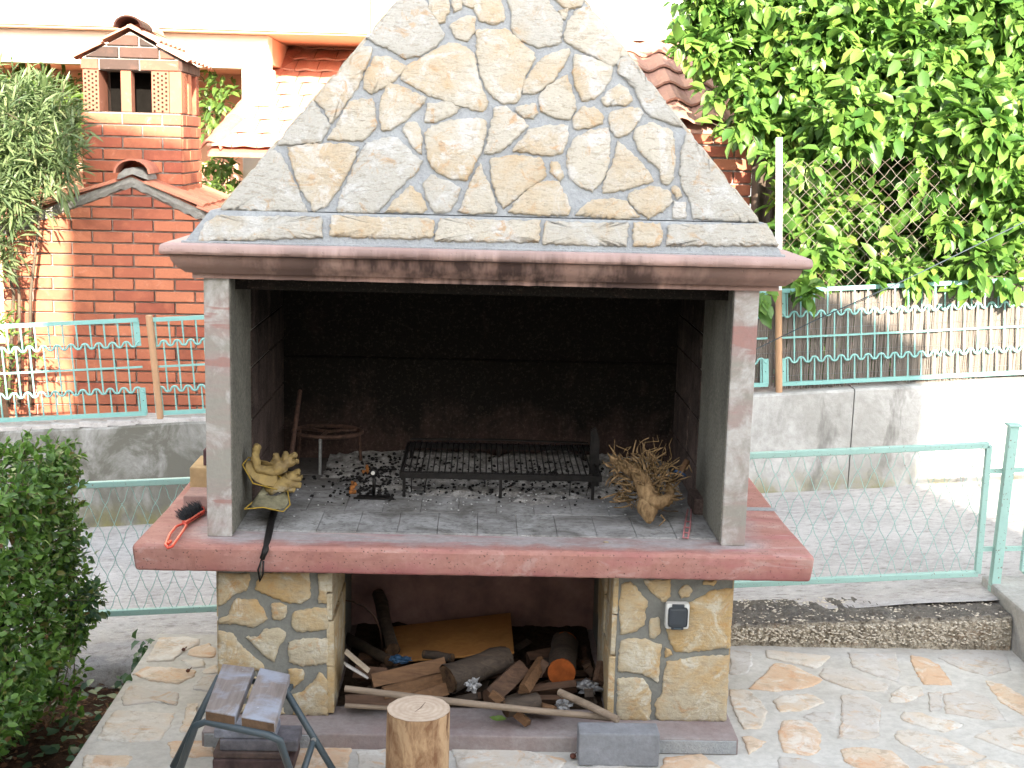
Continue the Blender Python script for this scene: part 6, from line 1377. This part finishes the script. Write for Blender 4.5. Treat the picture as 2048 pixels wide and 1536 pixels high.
for k in range(44):
    u = random.uniform(705, 1195); v = random.uniform(1300, 1440); h = random.uniform(.012, .035) + (.03 if 1330 < v < 1400 else 0) * random.random(); a = Wz(u, v, h); an = random.gauss(0, .5) if random.random() < .7 else random.uniform(-1.5, 1.5); L_n = random.uniform(.07, .17); b = a + Vector((math.cos(an) * L_n, math.sin(an) * L_n, random.uniform(-.02, .03)))
    a.x = min(max(a.x, -.45), .43); b.x = min(max(b.x, -.45), .43); a.y = min(max(a.y, .20), .93); b.y = min(max(b.y, .20), .93); b.z = max(b.z, .075); o = wedge(a, b, random.uniform(.014, .030), random.uniform(.010, .022), MT[random.choice(['split_dark', 'bark', 'split_dark', 'split_dark'])], 'dark split log at the bottom of the heap', random.random())
    o['group'] = 'dark split logs at the bottom of the heap'
db = grid('bark_debris', -.475, .465, .17, .97, lambda x, y: .062 + .018 * abs(mnoise.fractal(Vector((x * 14, y * 14, 2)), 1, 2, 4)) * min(1, (y - .16) * 12), plain('dark_bark_debris', (.075, .05, .033), 1, .05, .4, 40, 1, .02, 0, (.02, .014, .01)), 90, 70); tag(db, kind='stuff')
# battens, poles
def batten(pts, w, h, mat, label, cat='batten'):
    a, b = Vector(pts[0]), Vector(pts[1]); d = (b - a).normalized(); s = d.cross(Vector((0, 0, 1))).normalized(); u = s.cross(d); vs = [q + s * i * w + u * j * h for q in (a, b) for i, j in ((-1, -1), (1, -1), (1, 1), (-1, 1))]
    m = MB(); m.add(vs, [(0, 1, 2, 3), (4, 7, 6, 5), (0, 4, 5, 1), (1, 5, 6, 2), (2, 6, 7, 3), (3, 7, 4, 0)]); o = bevel(m.build('batten', mat), .0015); tag(o, label, cat); return o
batten((Wz(690, 1302, .20), Wz(738, 1342, .13)), .016, .004, MT['pale_wood'], 'upper of two pale battens leaning out from the left pillar')
batten((Wz(690, 1328, .17), Wz(734, 1354, .11)), .016, .004, plain('whitish_batten', (.5, .47, .43), .8, .2), 'lower whitish batten leaning out from the left pillar')
o = tube_obj('wooden_pole', 'pole', None, [Wz(690, 1377, .13), Wz(860, 1398, .11), Wz(1040, 1418, .08), Wz(1222, 1436, .045)], [.0115, .012, .0115, .012], 10); tag(o, 'long bare wooden pole lying across the whole front of the wood store', 'pole')
o = tube_obj('wooden_pole', 'pole', None, [Wz(1118, 1384, .10), Wz(1175, 1410, .085), Wz(1236, 1440, .07)], [.013, .014, .013], 10); tag(o, 'short brown pole sticking out of the wood store at the right pillar', 'pole')
o = tube_obj('wooden_pole', 'pole', None, [Wz(690, 1411, .06), Wz(790, 1417, .055)], [.0085, .0085], 8); tag(o, 'thin pale stick low behind the stump, left in the wood store', 'stick')
o = tube_obj('wire_hoop', 'rust', None, [Wp(684, 1200, .6), Wp(705, 1203, .6), Wp(728, 1213, .6), Wp(748, 1232, .6), Wp(760, 1258, .6), Wp(766, 1300, .6)], .0035, 6); tag(o, 'thin dark hoop of wire curving from the left pillar to the plywood', 'wire')
o = tube_obj('dark_board', 'bark', None, [Wp(1035, 1290, .80), Wp(1205, 1296, .80)], .012, 6); tag(o, 'dark narrow board along the back wall right of the plywood', 'board')
# blue plastic, foil
def crumple(name, c, r, mat, label, cat, sc=(1, 1, .6), sub=3, am=.55, fr=30):
    bm = bmesh.new(); bmesh.ops.create_icosphere(bm, subdivisions=sub, radius=1)
    for v in bm.verts: f = 1 + am * mnoise.noise(v.co * 2.3 + Vector(c) * fr) + am * .5 * mnoise.noise(v.co * 6 + Vector(c) * 7); v.co = Vector((v.co.x * r * sc[0] * f, v.co.y * r * sc[1] * f, v.co.z * r * sc[2] * f)) + Vector(c)
    me = bpy.data.meshes.new(name); bm.to_mesh(me); bm.free(); me.materials.append(mat); o = bpy.data.objects.new(name, me); link(o); tag(o, label, cat); return o
foil = plain('aluminium_foil', (.42, .42, .42), .32, .6, .2, 60, .6, .006, .9)
crumple('blue_rag', Wz(800, 1318, .13), .026, plain('blue_plastic_film', (.02, .065, .13), .5, .4, .2, 40), 'crumpled blue plastic on the logs below the left end of the plywood', 'plastic', (1.3, .7, .45), am=.9)
crumple('foil_scrap', Wz(945, 1370, .12), .022, foil, 'crumpled silver foil hanging in the middle of the log heap', 'foil', (.9, .5, 1.0), am=1.1)
crumple('foil_scrap', Wz(1178, 1374, .05), .034, foil, 'big crumpled foil ball near the right pillar above the short pole', 'foil', (1.2, .8, .6), am=.9)
crumple('foil_scrap', Wz(1128, 1410, .05), .022, foil, 'small crumpled foil piece lower right under the short pole', 'foil', (1.1, .8, .7), am=.9)
V = leaf_arrays(np.array([Wz(985, 1440, .03), Wz(1000, 1442, .03)]), np.array([[.9, .1, .15], [-.8, .2, .3]]), np.array([[0, -.5, 1.], [0, -.6, 1.]]), np.array([.05, .04]), np.array([.028, .02])); o = bpy.data.objects.new('fallen_leaf', leaf_mesh('fallen_leaf', V, MT['deep'], np.array([.9, .6]))); link(o); tag(o, 'bright green fallen leaf under the pole at the front of the wood store', 'leaf')
# ================================================================== IN FRONT
st = root('wood_stump', 'upright sawn log stump with a pale round top standing in front of the wood store', 'stump')
zt_ = .285; c = onZ(838, 1417, zt_); m = MB(); nseg = 40; rr_ = .098; rows = 14; vs = []; fs = []
for j in range(rows + 1):
    z = zt_ * j / rows
    for i in range(nseg):
        a = 2 * math.pi * i / nseg; q = Vector((math.cos(a), math.sin(a), 0)); f = 1 + .03 * mnoise.noise(q * 1.5) + .035 * mnoise.noise(Vector((q.x * 5, q.y * 5, z * 3))) + .02 * (1 - z / zt_); vs.append((c.x + q.x * rr_ * f + .012 * (z - zt_), c.y + q.y * rr_ * f, z))
for j in range(rows):
    for i in range(nseg): fs.append((j * nseg + i, j * nseg + (i + 1) % nseg, (j + 1) * nseg + (i + 1) % nseg, (j + 1) * nseg + i))
mesh('bark', vs, fs, MT['stump'], st, True)
topv = [Vector(v) for v in vs[-nseg:]]; o = mesh('cut_top', [(v.x - c.x, v.y - c.y, .0008) for v in topv] + [(0, 0, .002)], [(i, (i + 1) % nseg, nseg) for i in range(nseg)], MT['stump_top'], st); o.location = (c.x, c.y, zt_)
m = MB(); m.tube([(c.x - .012, c.y - .03, zt_ + .0012), (c.x + .005, c.y + .0, zt_ + .0016), (c.x + .018, c.y + .045, zt_ + .0012)], [.0008, .0018, .0008], 4); m.build('crack', plain('dark_crack', (.06, .035, .02), 1, .1), st)
# concrete block
p = [onY(1157, 1458, -.11), onY(1317, 1464, -.11)]; m = MB(); m.box(p[0].x, p[1].x, -.150, -.06, .002, .118, b=.006); cbk = m.build('concrete_block', cement('dark_wet_concrete', (.24, .245, .26), (.17, .175, .185), 6, .4, .004)); tag(cbk, 'grey concrete block standing on edge against the plinth of the right pillar', 'block')
# folding saw stool: two planks on a bent steel frame
bn = root('plank_stool', 'small stool of two weathered grey planks on a dark steel frame, lower left', 'stool')
zs_ = .36
def plankq(q0, q1, q2, q3, th=.032):
    P4 = [onZ(u, v, z) for u, v, z in (q0, q1, q2, q3)]; m = MB(); nn = -((P4[1] - P4[0]).cross(P4[3] - P4[0]).normalized())
    if nn.z > 0: nn = -nn
    m.prism(P4, nn, th); o = bevel(m.build('plank', MT['plank'], bn), .003, 3); return P4, nn
Pa, nn = plankq((445, 1327, zs_), (509, 1335, zs_), (471, 1431, zs_), (410, 1420, zs_)); Pb, _ = plankq((520, 1335, zs_), (580, 1348, zs_), (550, 1445, zs_), (482, 1433, zs_))
for P4 in (Pa, Pb):
    e = (P4[2] - P4[3]).normalized(); f = (P4[3] - P4[0]).normalized(); a = P4[3] + e * .003 + f * .0006; b = P4[2] - e * .003 + f * .0006; m = MB(); m.prism([a + nn * .004, b + nn * .004, b + nn * .029, a + nn * .029], f, .0012); m.build('end_grain', MT['plank_end'], bn)
def flat(pts, w=.011, name='frame_tube'):
    m = MB(); m.tube(pts, w, 8); m.build(name, MT['dark_steel'], bn, True)
fl = Pa[3] + nn * .043; fr_ = Pb[2] + nn * .043; f_ = (Pa[3] - Pa[0]).normalized()
A0 = fl - (fr_ - fl).normalized() * .02 - f_ * .0; A1 = fr_ + Vector((0, 0, 0))
g0 = onZ(345, 1580, .012); g1_ = onZ(600, 1600, .012)
flat([g0, A0 + Vector((-.012, 0, -.01)), A0 + Vector((.02, 0, .004)), A1 + Vector((-.02, 0, .004)), A1 + Vector((.012, .0, -.01)), g1_], .0115)
bk0 = Pa[0] + nn * .043; bk1 = Pb[1] + nn * .043
h0 = onZ(690, 1580, .012); top_ = onZ(572, 1385, zs_ - .03); flat([bk1.lerp(top_, .9), h0], .0115, 'rear_leg'); flat([bk0 + Vector((-.01, 0, 0)), bk1 + Vector((.005, 0, 0)), top_], .010, 'rear_rail')
flat([bk0 + Vector((-.01, 0, 0)), Vector((bk0.x - .16, bk0.y - .02, .012))], .0115, 'rear_leg')
mid = bk1.lerp(top_, .9).lerp(h0, .47); flat([mid, onZ(585, 1610, .012)], .0105, 'brace')
m = MB(); m.tube([mid + Vector((0, -.012, 0)), mid + Vector((0, .012, 0))], .008, 8); m.build('rivet', MT['steel'], bn)
# pile of dark boards and slabs behind the stool
pile = [('stone_slab', (432, 1458), (600, 1536), .0, .05, 'wide dark purple slab at the bottom of the pile behind the stool', (.14, .09, .085)), ]
x0_ = onY(432, 1500, -.16).x; x1_ = onY(592, 1500, -.16).x
for k, (a, b, y0_, y1_, z0_, z1_, lab, col) in enumerate((
    (x0_, x1_, -.22, -.06, .002, .040, 'dark purple slab at the bottom of the low pile behind the stool', (.13, .085, .08)),
    (x0_ + .0, x1_ - .02, -.21, -.07, .041, .062, 'thin brown slab second from the bottom of the pile behind the stool', (.17, .12, .105)),
    (x0_ + .02, x1_ + .01, -.20, -.08, .063, .10, 'blue-grey block third up in the pile behind the stool', (.20, .19, .21)),
    (x0_ + .0, x1_ - .06, -.19, -.09, .101, .13, 'pale grey-blue slab on top of the pile behind the stool', (.30, .31, .36)))):
    m = MB(); m.box(a, b, y0_, y1_, z0_, z1_, b=.004); o = m.build('stacked_slab', plain('pile_slab_%d' % k, col, .85, .25, .3, 14, .4, .004)); tag(o, lab, 'slab', 'slabs piled behind the stool')
# seed pods on the paving
sp = plain('brown_seed_pod', (.12, .045, .03), .7, .3)
for k, (u, v, lab) in enumerate(((367, 1299, 'dry brown seed pod on the paving near the hedge'), (376, 1341, 'smaller dry seed pod on the orange paving stone'), (1146, 1512, 'curled brown leaf beside the concrete block'))):
    p = onZ(u, v, .014); m = MB(); m.ball(p, .010 if k != 2 else .014, sub=2, sc=(.8, .9, .7), jit=.1); m.tube([p, p + Vector((.012, .01, .008))], .002, 5); tag(m.build('seed_pod', sp, None), lab, 'seed pod')

# ================================================================== put every root Empty at the base of its thing
bpy.context.view_layer.update()
def kids(o): return [c for c in bpy.data.objects if c.parent is o]
byp = {}
for o in bpy.data.objects:
    if o.parent: byp.setdefault(o.parent.name, []).append(o)
def bbox(o):
    pts = [o.matrix_world @ Vector(c) for c in o.bound_box] if o.type == 'MESH' else []
    for c in byp.get(o.name, []): pts += bbox(c)
    return pts
for o in list(bpy.data.objects):
    if o.type == 'EMPTY' and o.parent is None:
        pts = bbox(o)
        if not pts: continue
        lo = [min(p[i] for p in pts) for i in range(3)]; hi = [max(p[i] for p in pts) for i in range(3)]; b = Vector(((lo[0] + hi[0]) / 2, (lo[1] + hi[1]) / 2, lo[2]))
        o.location = b
        for c in byp.get(o.name, []): c.location = c.location - b
